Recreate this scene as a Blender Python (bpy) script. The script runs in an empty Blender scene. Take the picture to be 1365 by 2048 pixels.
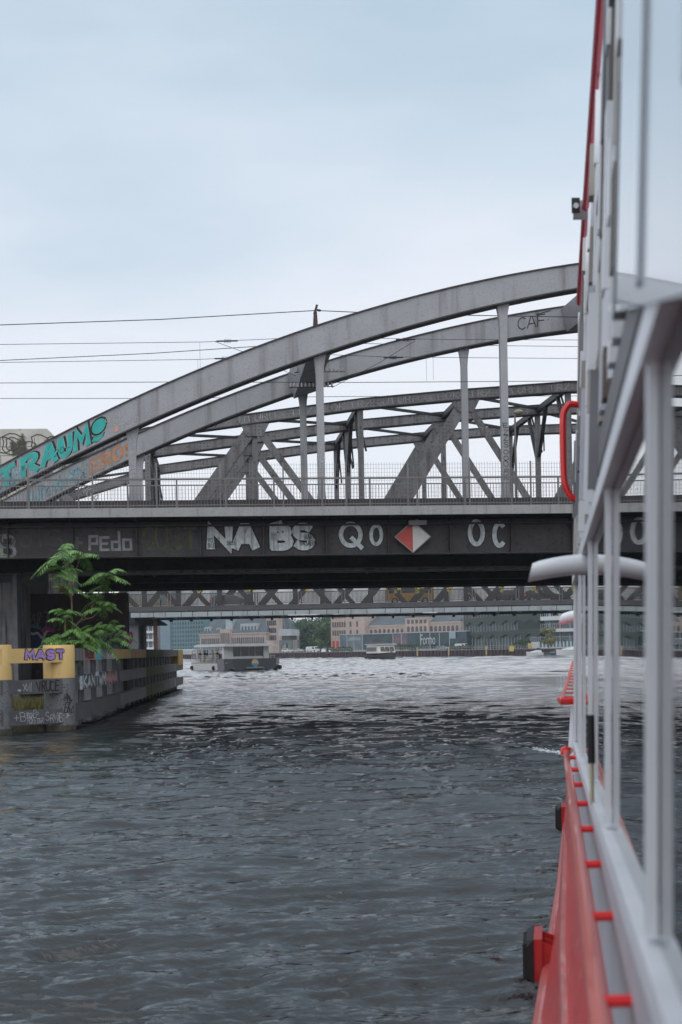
import bpy, math, random
import numpy as np
from mathutils import Vector, Matrix
random.seed(7)
C = bpy.context.scene
COL = C.collection
R = math.radians
# ------------------------------------------------------------------ camera, sky, sun, exposure
F = 2844.0; CXP = 682.5; YH = 1301.0; ROLL = R(1.0); EYE = 2.5
cd = bpy.data.cameras.new('camera'); cam = bpy.data.objects.new('camera', cd); COL.objects.link(cam)
cd.sensor_fit = 'AUTO'; cd.sensor_width = 36.0; cd.lens = 36.0*F/2048.0
cd.shift_y = (YH-1024)/2048.0; cd.clip_start = 0.05; cd.clip_end = 6000
cam.location = (0, 0, EYE)
# content must turn counter-clockwise by ROLL, so the camera rolls clockwise
cam.matrix_world = Matrix.Translation((0, 0, EYE)) @ Matrix.Rotation(R(90), 4, 'X') @ Matrix.Rotation(-ROLL, 4, 'Z')
cd.dof.use_dof = True; cd.dof.focus_distance = 36.0; cd.dof.aperture_fstop = 4.0
C.camera = cam
C.view_settings.view_transform = 'Standard'; C.view_settings.look = 'None'
C.view_settings.exposure = 0.2; C.view_settings.gamma = 1.0
w = bpy.data.worlds.new('World'); C.world = w; w.use_nodes = True
nt = w.node_tree; nt.nodes.clear()
out = nt.nodes.new('ShaderNodeOutputWorld'); bgA = nt.nodes.new('ShaderNodeBackground'); bgB = nt.nodes.new('ShaderNodeBackground')
mixw = nt.nodes.new('ShaderNodeMixShader'); sky = nt.nodes.new('ShaderNodeTexSky'); sky.sky_type = 'NISHITA'; sky.sun_disc = False
SUN_EL = R(48); SUN_ROT = R(192)
sky.sun_elevation = SUN_EL; sky.sun_rotation = SUN_ROT
nt.links.new(sky.outputs[0], bgA.inputs[0]); bgA.inputs[1].default_value = 0.07
tc = nt.nodes.new('ShaderNodeTexCoord'); sep = nt.nodes.new('ShaderNodeSeparateXYZ'); ramp = nt.nodes.new('ShaderNodeValToRGB')
nt.links.new(tc.outputs['Generated'], sep.inputs[0])
nz = nt.nodes.new('ShaderNodeTexNoise'); nz.inputs['Scale'].default_value = 3.0; nz.inputs['Detail'].default_value = 4
mp = nt.nodes.new('ShaderNodeMapping'); mp.inputs['Scale'].default_value = (1, 1, 3.5)
nt.links.new(tc.outputs['Generated'], mp.inputs[0]); nt.links.new(mp.outputs[0], nz.inputs['Vector'])
ma = nt.nodes.new('ShaderNodeMath'); ma.operation = 'MULTIPLY_ADD'; ma.inputs[1].default_value = 0.3; ma.inputs[2].default_value = -0.15
nt.links.new(nz.outputs[0], ma.inputs[0])
mb_ = nt.nodes.new('ShaderNodeMath'); mb_.operation = 'ADD'; nt.links.new(sep.outputs[2], mb_.inputs[0]); nt.links.new(ma.outputs[0], mb_.inputs[1])
nt.links.new(mb_.outputs[0], ramp.inputs[0])
def srgb(r, g, b):
    f = lambda c: (c/255/12.92) if c/255 <= .04045 else ((c/255+.055)/1.055)**2.4
    return (f(r), f(g), f(b), 1)
els = ramp.color_ramp.elements
els[0].position = 0.0; els[0].color = srgb(236, 233, 240)
els[1].position = 1.0; els[1].color = (.8, .86, .92, 1)
for p, c in ((.12, (235, 237, 243)), (.21, (224, 230, 239)), (.30, (203, 216, 229)), (.40, (180, 200, 216)), (.55, (170, 192, 208)), (.75, (195, 208, 218))):
    e = els.new(p); e.color = srgb(*c)
nt.links.new(ramp.outputs[0], bgB.inputs[0]); bgB.inputs[1].default_value = 1.02
mixw.inputs[0].default_value = 0.93
nt.links.new(bgA.outputs[0], mixw.inputs[1]); nt.links.new(bgB.outputs[0], mixw.inputs[2]); nt.links.new(mixw.outputs[0], out.inputs[0])
sd = bpy.data.lights.new('sun', 'SUN'); so = bpy.data.objects.new('sun', sd); COL.objects.link(so)
sd.energy = 1.1; sd.angle = R(80); sd.color = (1, .975, .94)
sv = Vector((math.sin(SUN_ROT)*math.cos(SUN_EL), math.cos(SUN_ROT)*math.cos(SUN_EL), math.sin(SUN_EL)))
so.rotation_euler = (-sv).to_track_quat('-Z', 'Y').to_euler(); so.location = (0, 0, 60)

# ------------------------------------------------------------------ pixel <-> world helpers (tracing aids)
cr, sr = math.cos(ROLL), math.sin(ROLL)
def unp(px, py):
    u = px-CXP; v = YH-py
    return (u*cr+v*sr)/F, (-u*sr+v*cr)/F
class Frame:
    def __init__(s, x, y, ang):
        s.p = (x, y); s.a = ang; s.e = (math.cos(ang), math.sin(ang)); s.n = (-math.sin(ang), math.cos(ang))
    def hit(s, px, py, t=0):
        a, b = unp(px, py)
        Y = (t+s.n[0]*s.p[0]+s.n[1]*s.p[1])/(s.n[0]*a+s.n[1])
        return a*Y, Y, EYE+b*Y
    def sz(s, px, py, t=0):
        x, y, z = s.hit(px, py, t)
        return (x-s.p[0])*s.e[0]+(y-s.p[1])*s.e[1], z
    def W(s, q, t, z):
        return (s.p[0]+q*s.e[0]+t*s.n[0], s.p[1]+q*s.e[1]+t*s.n[1], z)
# ------------------------------------------------------------------ mesh builder
class MB:
    def __init__(s): s.v = []; s.f = []
    def add(s, vs, fs):
        b = len(s.v); s.v += [tuple(p) for p in vs]; s.f += [tuple(i+b for i in f) for f in fs]; return s
    def hexa(s, p):   # 8 points: bottom ring 0-3, top ring 4-7
        return s.add(p, [(3, 2, 1, 0), (4, 5, 6, 7), (0, 1, 5, 4), (1, 2, 6, 5), (2, 3, 7, 6), (3, 0, 4, 7)])
    def box(s, x0, x1, y0, y1, z0, z1):
        return s.hexa([(x0, y0, z0), (x1, y0, z0), (x1, y1, z0), (x0, y1, z0), (x0, y0, z1), (x1, y0, z1), (x1, y1, z1), (x0, y1, z1)])
    def fbox(s, fr, q0, q1, t0, t1, z0, z1):
        W = fr.W
        return s.hexa([W(q0, t0, z0), W(q1, t0, z0), W(q1, t1, z0), W(q0, t1, z0), W(q0, t0, z1), W(q1, t0, z1), W(q1, t1, z1), W(q0, t1, z1)])
    def fprism(s, fr, poly, t0, t1):   # polygon in (q,z)
        n = len(poly); a = [fr.W(q, t0, z) for q, z in poly]; b = [fr.W(q, t1, z) for q, z in poly]
        return s.add(a+b, [tuple(range(n)), tuple(range(2*n-1, n-1, -1))]+[(i, (i+1) % n, (i+1) % n+n, i+n) for i in range(n)][::1])
    def prism(s, poly, d):   # 3D polygon swept by vector
        n = len(poly); b = [(p[0]+d[0], p[1]+d[1], p[2]+d[2]) for p in poly]
        return s.add(list(poly)+b, [tuple(range(n)), tuple(range(2*n-1, n-1, -1))]+[(i, (i+1) % n, (i+1) % n+n, i+n) for i in range(n)])
    def beam(s, a, b, w, h, up=(0, 0, 1)):
        a = Vector(a); b = Vector(b); d = (b-a)
        if d.length < 1e-6: return s
        d.normalize(); u = Vector(up)
        if abs(d.dot(u)) > .98: u = Vector((0, 1, 0))
        x = d.cross(u).normalized()*(w/2); y = x.cross(d).normalized()*(h/2)
        return s.hexa([a-x-y, a+x-y, b+x-y, b-x-y, a-x+y, a+x+y, b+x+y, b-x+y])
    def tube(s, pts, r, n=8, cap=True):
        pts = [Vector(p) for p in pts]; rr = r if isinstance(r, (list, tuple)) else [r]*len(pts)
        rings = []; prev = None
        for i, p in enumerate(pts):
            d = (pts[min(i+1, len(pts)-1)]-pts[max(i-1, 0)])
            d = d.normalized() if d.length > 1e-9 else Vector((0, 0, 1))
            if prev is None:
                u = Vector((0, 0, 1)) if abs(d.z) < .9 else Vector((1, 0, 0))
                x = d.cross(u).normalized()
            else:
                x = (prev-d*prev.dot(d)).normalized()
            prev = x; y = d.cross(x)
            rings.append([p+(x*math.cos(2*math.pi*k/n)+y*math.sin(2*math.pi*k/n))*rr[i] for k in range(n)])
        vs = [q for rg in rings for q in rg]; fs = []
        for i in range(len(rings)-1):
            for k in range(n):
                fs.append((i*n+k, i*n+(k+1) % n, (i+1)*n+(k+1) % n, (i+1)*n+k))
        if cap: fs.append(tuple(range(n-1, -1, -1))); fs.append(tuple((len(rings)-1)*n+k for k in range(n)))
        return s.add(vs, fs)
    def lathe(s, c, prof, n=24):
        vs = []; fs = []
        for r, z in prof:
            for k in range(n):
                a = 2*math.pi*k/n; vs.append((c[0]+r*math.cos(a), c[1]+r*math.sin(a), c[2]+z))
        for i in range(len(prof)-1):
            for k in range(n): fs.append((i*n+k, i*n+(k+1) % n, (i+1)*n+(k+1) % n, (i+1)*n+k))
        fs.append(tuple(range(n-1, -1, -1))); fs.append(tuple((len(prof)-1)*n+k for k in range(n)))
        return s.add(vs, fs)
    def loft(s, secs, close=True, cap=True):
        n = len(secs[0]); vs = [p for sc in secs for p in sc]; fs = []
        for i in range(len(secs)-1):
            for k in range(n if close else n-1):
                fs.append((i*n+k, i*n+(k+1) % n, (i+1)*n+(k+1) % n, (i+1)*n+k))
        if cap: fs.append(tuple(range(n-1, -1, -1))); fs.append(tuple((len(secs)-1)*n+k for k in range(n)))
        return s.add(vs, fs)
def wl(o):
    v = Vector((0, 0, 0))
    while o: v += Vector(o.location); o = o.parent
    return v
def fixn(me):
    import bmesh
    bm = bmesh.new(); bm.from_mesh(me); bmesh.ops.recalc_face_normals(bm, faces=bm.faces); bm.to_mesh(me); bm.free()
def mkmesh(name, mb, m, off=(0, 0, 0), smooth=False):
    me = bpy.data.meshes.new(name)
    me.from_pydata([(p[0]-off[0], p[1]-off[1], p[2]-off[2]) for p in mb.v], [], mb.f)
    if m: me.materials.append(m)
    if len(mb.f) < 60000: fixn(me)
    if smooth:
        for p in me.polygons: p.use_smooth = True
        try: me.set_sharp_from_angle(angle=R(35))
        except Exception: pass
    return me
def thing(name, label, cat, loc=(0, 0, 0), group=None, rz=0):
    o = bpy.data.objects.new(name, None); o.empty_display_size = .3; COL.objects.link(o); o.location = loc; o.rotation_euler = (0, 0, rz)
    o['label'] = label; o['category'] = cat
    if group: o['group'] = group
    return o
def part(name, mb, m, parent, label=None, smooth=False, local=False):
    off = (0, 0, 0) if local else wl(parent)
    o = bpy.data.objects.new(name, mkmesh(name, mb, m, off, smooth)); COL.objects.link(o); o.parent = parent
    if label: o['label'] = label
    return o
def solo(name, mb, m, label, cat, group=None, smooth=False):
    a = np.array(mb.v); off = (float(a[:, 0].mean()), float(a[:, 1].mean()), float(a[:, 2].min()))
    o = bpy.data.objects.new(name, mkmesh(name, mb, m, off, smooth)); COL.objects.link(o); o.location = off
    o['label'] = label; o['category'] = cat
    if group: o['group'] = group
    return o
def struct(name, mb, m, kind='structure', smooth=False):
    o = bpy.data.objects.new(name, mkmesh(name, mb, m, (0, 0, 0), smooth)); COL.objects.link(o); o['kind'] = kind; return o
def inst(name, me, parent, loc, rz=0, sc=None, m=None):    # a further part sharing mesh data; loc in world
    o = bpy.data.objects.new(name, me); COL.objects.link(o); o.parent = parent
    o.location = Vector(loc)-wl(parent); o.rotation_euler = (0, 0, rz)
    if sc: o.scale = sc
    return o
def copy_tree(o, parent=None):
    c = o.copy(); COL.objects.link(c); c.parent = parent
    for ch in list(o.children): copy_tree(ch, c)
    return c
# ------------------------------------------------------------------ materials
MATS = {}
def mat(name, col, rough=.6, metal=0., var=.12, scale=1.5, speck=None, bump=0., bscale=20., streak=None, island=0., coat=0., ior=None, emit=None, spec=None, rivets=None):
    if name in MATS: return MATS[name]
    m = bpy.data.materials.new(name); m.use_nodes = True; t = m.node_tree; N = t.nodes; L = t.links
    b = N['Principled BSDF']; b.inputs['Roughness'].default_value = rough; b.inputs['Metallic'].default_value = metal
    if coat: b.inputs['Coat Weight'].default_value = coat
    if ior: b.inputs['IOR'].default_value = ior
    if spec is not None: b.inputs['Specular IOR Level'].default_value = spec
    tcn = N.new('ShaderNodeNewGeometry'); pos = tcn.outputs['Position']
    n1 = N.new('ShaderNodeTexNoise'); n1.inputs['Scale'].default_value = scale; n1.inputs['Detail'].default_value = 6; n1.inputs['Roughness'].default_value = .62
    L.new(pos, n1.inputs['Vector'])
    mr = N.new('ShaderNodeMapRange'); mr.inputs[1].default_value = .3; mr.inputs[2].default_value = .7
    mr.inputs[3].default_value = 1-var; mr.inputs[4].default_value = 1+var; L.new(n1.outputs[0], mr.inputs[0])
    mul = N.new('ShaderNodeVectorMath'); mul.operation = 'SCALE'; mul.inputs[0].default_value = col[:3]; L.new(mr.outputs[0], mul.inputs['Scale'])
    cur = mul.outputs[0]
    def layer(cur, colour, facsock):
        mx = N.new('ShaderNodeMix'); mx.data_type = 'RGBA'; L.new(facsock, mx.inputs[0]); L.new(cur, mx.inputs[6]); mx.inputs[7].default_value = (*colour[:3], 1); return mx.outputs[2]
    if speck:
        n2 = N.new('ShaderNodeTexNoise'); n2.inputs['Scale'].default_value = speck[1]; n2.inputs['Detail'].default_value = 3; L.new(pos, n2.inputs['Vector'])
        r2 = N.new('ShaderNodeMapRange'); r2.inputs[1].default_value = speck[2]; r2.inputs[2].default_value = speck[2]+.06; L.new(n2.outputs[0], r2.inputs[0])
        r2.inputs[4].default_value = speck[3] if len(speck) > 3 else 1
        cur = layer(cur, speck[0], r2.outputs[0])
    if streak:   # (colour, horizontal scale, threshold, strength): runs of dirt down the surface
        mpn = N.new('ShaderNodeMapping'); mpn.inputs['Scale'].default_value = (streak[1], streak[1], streak[1]*.07); L.new(pos, mpn.inputs[0])
        n3 = N.new('ShaderNodeTexNoise'); n3.inputs['Scale'].default_value = 1; n3.inputs['Detail'].default_value = 4; L.new(mpn.outputs[0], n3.inputs['Vector'])
        r3 = N.new('ShaderNodeMapRange'); r3.inputs[1].default_value = streak[2]; r3.inputs[2].default_value = streak[2]+.18; r3.inputs[4].default_value = streak[3]; L.new(n3.outputs[0], r3.inputs[0])
        cur = layer(cur, streak[0], r3.outputs[0])
    if rivets:   # rows of rivet heads: small dark rimmed dots
        vo = N.new('ShaderNodeTexVoronoi'); vo.inputs['Scale'].default_value = rivets; vo.inputs['Randomness'].default_value = .12; L.new(pos, vo.inputs['Vector'])
        r5 = N.new('ShaderNodeMapRange'); r5.inputs[1].default_value = .30; r5.inputs[2].default_value = .22; r5.inputs[4].default_value = .6; L.new(vo.outputs['Distance'], r5.inputs[0])
        cur = layer(cur, tuple(c*.3 for c in col[:3]), r5.outputs[0])
    if island:
        rr = N.new('ShaderNodeMapRange'); rr.inputs[3].default_value = 1-island; rr.inputs[4].default_value = 1+island; L.new(tcn.outputs['Random Per Island'], rr.inputs[0])
        sc = N.new('ShaderNodeVectorMath'); sc.operation = 'SCALE'; L.new(cur, sc.inputs[0]); L.new(rr.outputs[0], sc.inputs['Scale']); cur = sc.outputs[0]
    L.new(cur, b.inputs['Base Color'])
    if bump:
        n4 = N.new('ShaderNodeTexNoise'); n4.inputs['Scale'].default_value = bscale; n4.inputs['Detail'].default_value = 4; L.new(pos, n4.inputs['Vector'])
        bp = N.new('ShaderNodeBump'); bp.inputs['Strength'].default_value = bump; bp.inputs['Distance'].default_value = .02; L.new(n4.outputs[0], bp.inputs['Height']); L.new(bp.outputs[0], b.inputs['Normal'])
    if emit: b.inputs['Emission Color'].default_value = (*emit[:3], 1); b.inputs['Emission Strength'].default_value = emit[3]
    MATS[name] = m; return m
steelA = mat('galvanised_grey_paint', (.35, .35, .365), .55, .15, .08, .8, speck=((.15, .15, .155), 22, .57, .45), bump=.15, streak=((.12, .11, .10), 2.2, .52, .6))
steelB = mat('old_riveted_grey_paint', (.205, .197, .202), .6, .1, .2, 1.2, speck=((.05, .045, .045), 7, .6, .7), bump=.35, bscale=9, streak=((.07, .05, .042), 3, .5, .6), rivets=5.5)
steelD = mat('dark_grey_steel', (.055, .05, .052), .6, .1, .3, 1.1, speck=((.025, .022, .022), 6, .58, .8), bump=.2, streak=((.09, .08, .075), 2, .6, .5))  # dark tone for girders, flanges, kerb and bracing
steelU = mat('near_black_steel', (.022, .022, .024), .8, 0, .3, 1)  # near-black tone for decks, undersides and panel joints
fascM = mat('weathered_concrete_edge', (.33, .32, .32), .75, 0, .12, 1.2, speck=((.2, .19, .19), 14, .58, .5), bump=.2, streak=((.16, .15, .14), 5, .55, .55))
railM = mat('galvanised_rail', (.16, .15, .15), .5, .4, .15, 5)
meshM = mat('galvanised_wire', (.2, .2, .2), .5, .4, .1, 5)
wireM = mat('dark_cable', (.03, .03, .035), .6)
insM = mat('porcelain', (.45, .42, .42), .25, 0, .1, 5)
rustM = mat('rusty_red_steel', (.12, .05, .04), .7, .1, .3, 4, speck=((.05, .03, .025), 12, .55))
white = mat('white_paint', (.62, .64, .66), .45, 0, .1, 2)
blackP = mat('black_spray', (.012, .012, .014), .6)
silverP = mat('chalky_white_spray', (.56, .6, .61), .55, .1, .25, 6, streak=((.16, .17, .175), 8, .5, .65))
dimP = mat('faded_grey_spray', (.13, .125, .12), .7, 0, .3, 3)
tealP = mat('teal_spray', (.02, .42, .38), .5, 0, .2, 2)
orangeP = mat('orange_spray', (.5, .23, .12), .6, 0, .3, 3)
chalkP = mat('pale_marker', (.42, .42, .42), .6, 0, .3, 8)
lblueP = mat('light_blue_spray', (.22, .35, .4), .6, 0, .4, 3)
purpleP = mat('purple_spray', (.36, .22, .5), .55, 0, .2, 4)
yellowP = mat('yellow_spray', (.55, .42, .05), .6, 0, .25, 4)
redP = mat('red_spray', (.4, .06, .05), .6, 0, .25, 4)
cyanP = mat('cyan_spray', (.1, .45, .55), .6, 0, .25, 4)
blueP = mat('navy_spray', (.03, .045, .12), .6, 0, .3, 2)
salmonP = mat('salmon_spray', (.6, .28, .22), .6, 0, .15, 4)
magP = mat('magenta_spray', (.3, .04, .18), .6, 0, .3, 4)
# ------------------------------------------------------------------ stroke lettering
def arc(cx, cy, rx, ry, a0, a1, n=10):
    return [(cx+rx*math.cos(R(a0+(a1-a0)*i/n)), cy+ry*math.sin(R(a0+(a1-a0)*i/n))) for i in range(n+1)]
G = {
 'A': [[(0, 0), (.42, 1), (.58, 1), (1, 0)], [(.2, .36), (.8, .36)]],
 'B': [[(.05, 0), (.05, 1), (.55, 1)]+arc(.55, .76, .35, .24, 90, -90, 6)+[(.05, .52)], [(.55, .52)]+arc(.58, .26, .4, .26, 90, -90, 6)+[(.05, 0)]],
 'C': [arc(.55, .5, .5, .5, 50, 310, 14)], 'D': [[(.08, 0), (.08, 1), (.4, 1)]+arc(.42, .5, .5, .5, 85, -85, 10)+[(.08, 0)]],
 'E': [[(.95, 1), (.08, 1), (.08, 0), (.95, 0)], [(.08, .5), (.8, .5)]], 'F': [[(.95, 1), (.08, 1), (.08, 0)], [(.08, .5), (.8, .5)]],
 'G': [arc(.52, .5, .48, .5, 50, 330, 14)+[(.95, .45), (.6, .45)]], 'H': [[(.05, 0), (.05, 1)], [(.95, 0), (.95, 1)], [(.05, .5), (.95, .5)]],
 'I': [[(.5, 0), (.5, 1)]], 'J': [[(.8, 1), (.8, .3)]+arc(.45, .3, .35, .3, 0, -170, 8)], 'K': [[(.05, 0), (.05, 1)], [(.95, 1), (.1, .48), (.95, 0)]],
 'L': [[(.08, 1), (.08, 0), (.9, 0)]], 'M': [[(0, 0), (.1, 1), (.5, .35), (.9, 1), (1, 0)]], 'N': [[(.05, 0), (.05, 1), (.95, 0), (.95, 1)]],
 'O': [arc(.5, .5, .48, .5, 90, 450, 20)], 'P': [[(.08, 0), (.08, 1), (.5, 1)]+arc(.5, .73, .42, .27, 85, -90, 8)+[(.08, .46)]],
 'Q': [arc(.5, .5, .48, .5, 90, 450, 20), [(.55, .35), (1.02, -.1)]], 'R': [[(.08, 0), (.08, 1), (.5, 1)]+arc(.5, .75, .4, .25, 85, -90, 8)+[(.08, .5)], [(.45, .5), (.98, 0)]],
 'S': [arc(.5, .74, .42, .26, 35, 250, 9)+arc(.5, .25, .44, .25, 85, -150, 9)], 'T': [[(0, 1), (1, 1)], [(.5, 1), (.5, 0)]],
 'U': [[(.05, 1), (.05, .4)]+arc(.5, .4, .45, .4, 180, 360, 10)+[(.95, 1)]], 'V': [[(0, 1), (.5, 0), (1, 1)]], 'W': [[(0, 1), (.25, 0), (.5, .7), (.75, 0), (1, 1)]],
 'X': [[(0, 0), (1, 1)], [(0, 1), (1, 0)]], 'Y': [[(0, 1), (.5, .5), (1, 1)], [(.5, .5), (.5, 0)]], 'Z': [[(.05, 1), (.95, 1), (.05, 0), (.95, 0)]],
 '0': [arc(.5, .5, .42, .5, 90, 450, 16)], '2': [arc(.5, .72, .42, .28, 170, -30, 8)+[(.05, 0), (.95, 0)]], '3': [arc(.45, .75, .42, .25, 150, -90, 8), arc(.45, .26, .46, .26, 90, -150, 8)],
 '+': [[(.5, .15), (.5, .85)], [(.1, .5), (.9, .5)]], '-': [[(.1, .4), (.9, .4)]], '.': [[(.45, .45), (.55, .47)]], ',': [[(.45, .0), (.55, .04)]], '!': [[(.5, 1), (.5, .3)], [(.5, .05), (.5, 0)]], 'i': [[(.5, 0), (.5, .6)], [(.5, .85), (.5, .9)]],
 '"': [[(.3, 1), (.3, .7)], [(.7, 1), (.7, .7)]], 'd': [[(.9, 1.4), (.9, 0), (.1, 0), (.1, .6), (.9, .6)]], 'o': [[(.1, 0), (.1, .8), (.9, .8), (.9, 0), (.1, 0)]], 'p': [[(.1, 0), (.1, 1.1), (.9, 1.1), (.9, .5), (.1, .5)]],
 '>': [[(0, .5), (1, .5)], [(.6, .85), (1, .5), (.6, .15)]], ' ': [],
}
class Marks:
    """flat painted strokes; fn(u,v,off) gives the world point, off = distance proud of the surface"""
    def __init__(s, fn, off=.008): s.fn = fn; s.mb = MB(); s.off = off; s.k = 0
    def stroke(s, pts, w, cap=True):
        s.k += 1; o = s.off+s.k*.0006; n = len(pts); Lp = []; Rp = []
        closed = n > 3 and math.dist(pts[0], pts[-1]) < 1e-6
        for i in range(n):
            if closed: a = pts[i-1] if i > 0 else pts[-2]; b = pts[(i+1)] if i < n-1 else pts[1]
            else: a = pts[max(i-1, 0)]; b = pts[min(i+1, n-1)]
            d1 = (pts[i][0]-a[0], pts[i][1]-a[1]); d2 = (b[0]-pts[i][0], b[1]-pts[i][1])
            l1 = math.hypot(*d1) or 1; l2 = math.hypot(*d2) or 1
            if i == 0 and not closed: d1 = d2; l1 = l2
            if i == n-1 and not closed: d2 = d1; l2 = l1
            t = (d1[0]/l1+d2[0]/l2, d1[1]/l1+d2[1]/l2); tl = math.hypot(*t)
            if tl < .2: t = (d2[0]/l2, d2[1]/l2); tl = 1
            t = (t[0]/tl, t[1]/tl); c = max(.55, t[0]*d2[0]/l2+t[1]*d2[1]/l2)
            h = w/2/c; Lp.append((pts[i][0]-t[1]*h, pts[i][1]+t[0]*h)); Rp.append((pts[i][0]+t[1]*h, pts[i][1]-t[0]*h))
        if cap and not closed:
            e = w*.3
            for idx, j in ((0, 1), (-1, -2)):
                dx = pts[idx][0]-pts[j][0]; dy = pts[idx][1]-pts[j][1]; l = math.hypot(dx, dy) or 1
                q = (dx/l*e, dy/l*e)
                Lp[idx] = (Lp[idx][0]+q[0], Lp[idx][1]+q[1]); Rp[idx] = (Rp[idx][0]+q[0], Rp[idx][1]+q[1])
        vs = []
        for a, b in zip(Lp, Rp): vs.append(s.fn(a[0], a[1], o)); vs.append(s.fn(b[0], b[1], o))
        s.mb.add(vs, [(2*i, 2*i+1, 2*i+3, 2*i+2) for i in range(n-1)])
    def poly(s, pts):
        s.k += 1; o = s.off+s.k*.0006; s.mb.add([s.fn(a, b, o) for a, b in pts], [tuple(range(len(pts)))])
    def text(s, txt, u, v, h, w, sw, gap=.25, rot=0, jit=0., seed=1):
        rg = random.Random(seed); c_, s_ = math.cos(rot), math.sin(rot); x = 0
        for ch in txt:
            hh = h*(1+rg.uniform(-jit, jit)); dy = rg.uniform(-jit, jit)*h*.4; sl = rg.uniform(-jit, jit)
            cw = w*(.35 if ch in 'Ii.!,"' else 1)
            for st in G.get(ch, G['X']):
                P = []
                for (a, b) in st:
                    px = x+a*cw+sl*b*h; py = b*hh+dy; P.append((u+px*c_-py*s_, v+px*s_+py*c_))
                s.stroke(P, sw)
            x += cw+gap*w
        return x
    def scribble(s, u, v, w, h, n, sw, seed=1):
        rg = random.Random(seed)
        for k in range(n):
            x = u+w*(k+.5)/n; P = [(x+rg.uniform(-.5, .5)*w/n*1.6, v+h*rg.random()) for _ in range(rg.randint(4, 6))]; s.stroke(smooth2(P), sw)
    def done(s, name, m, parent, label=None): return part(name, s.mb, m, parent, label)
def smooth2(P, k=4):
    if len(P) < 3: return P
    o = []
    for i in range(len(P)-1):
        p0 = P[max(i-1, 0)]; p1 = P[i]; p2 = P[i+1]; p3 = P[min(i+2, len(P)-1)]
        for j in range(k):
            t = j/k
            o.append(tuple(.5*((2*p1[c])+(-p0[c]+p2[c])*t+(2*p0[c]-5*p1[c]+4*p2[c]-p3[c])*t*t+(-p0[c]+3*p1[c]-3*p2[c]+p3[c])*t**3) for c in range(len(p1))))
    o.append(P[-1]); return o
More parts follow.
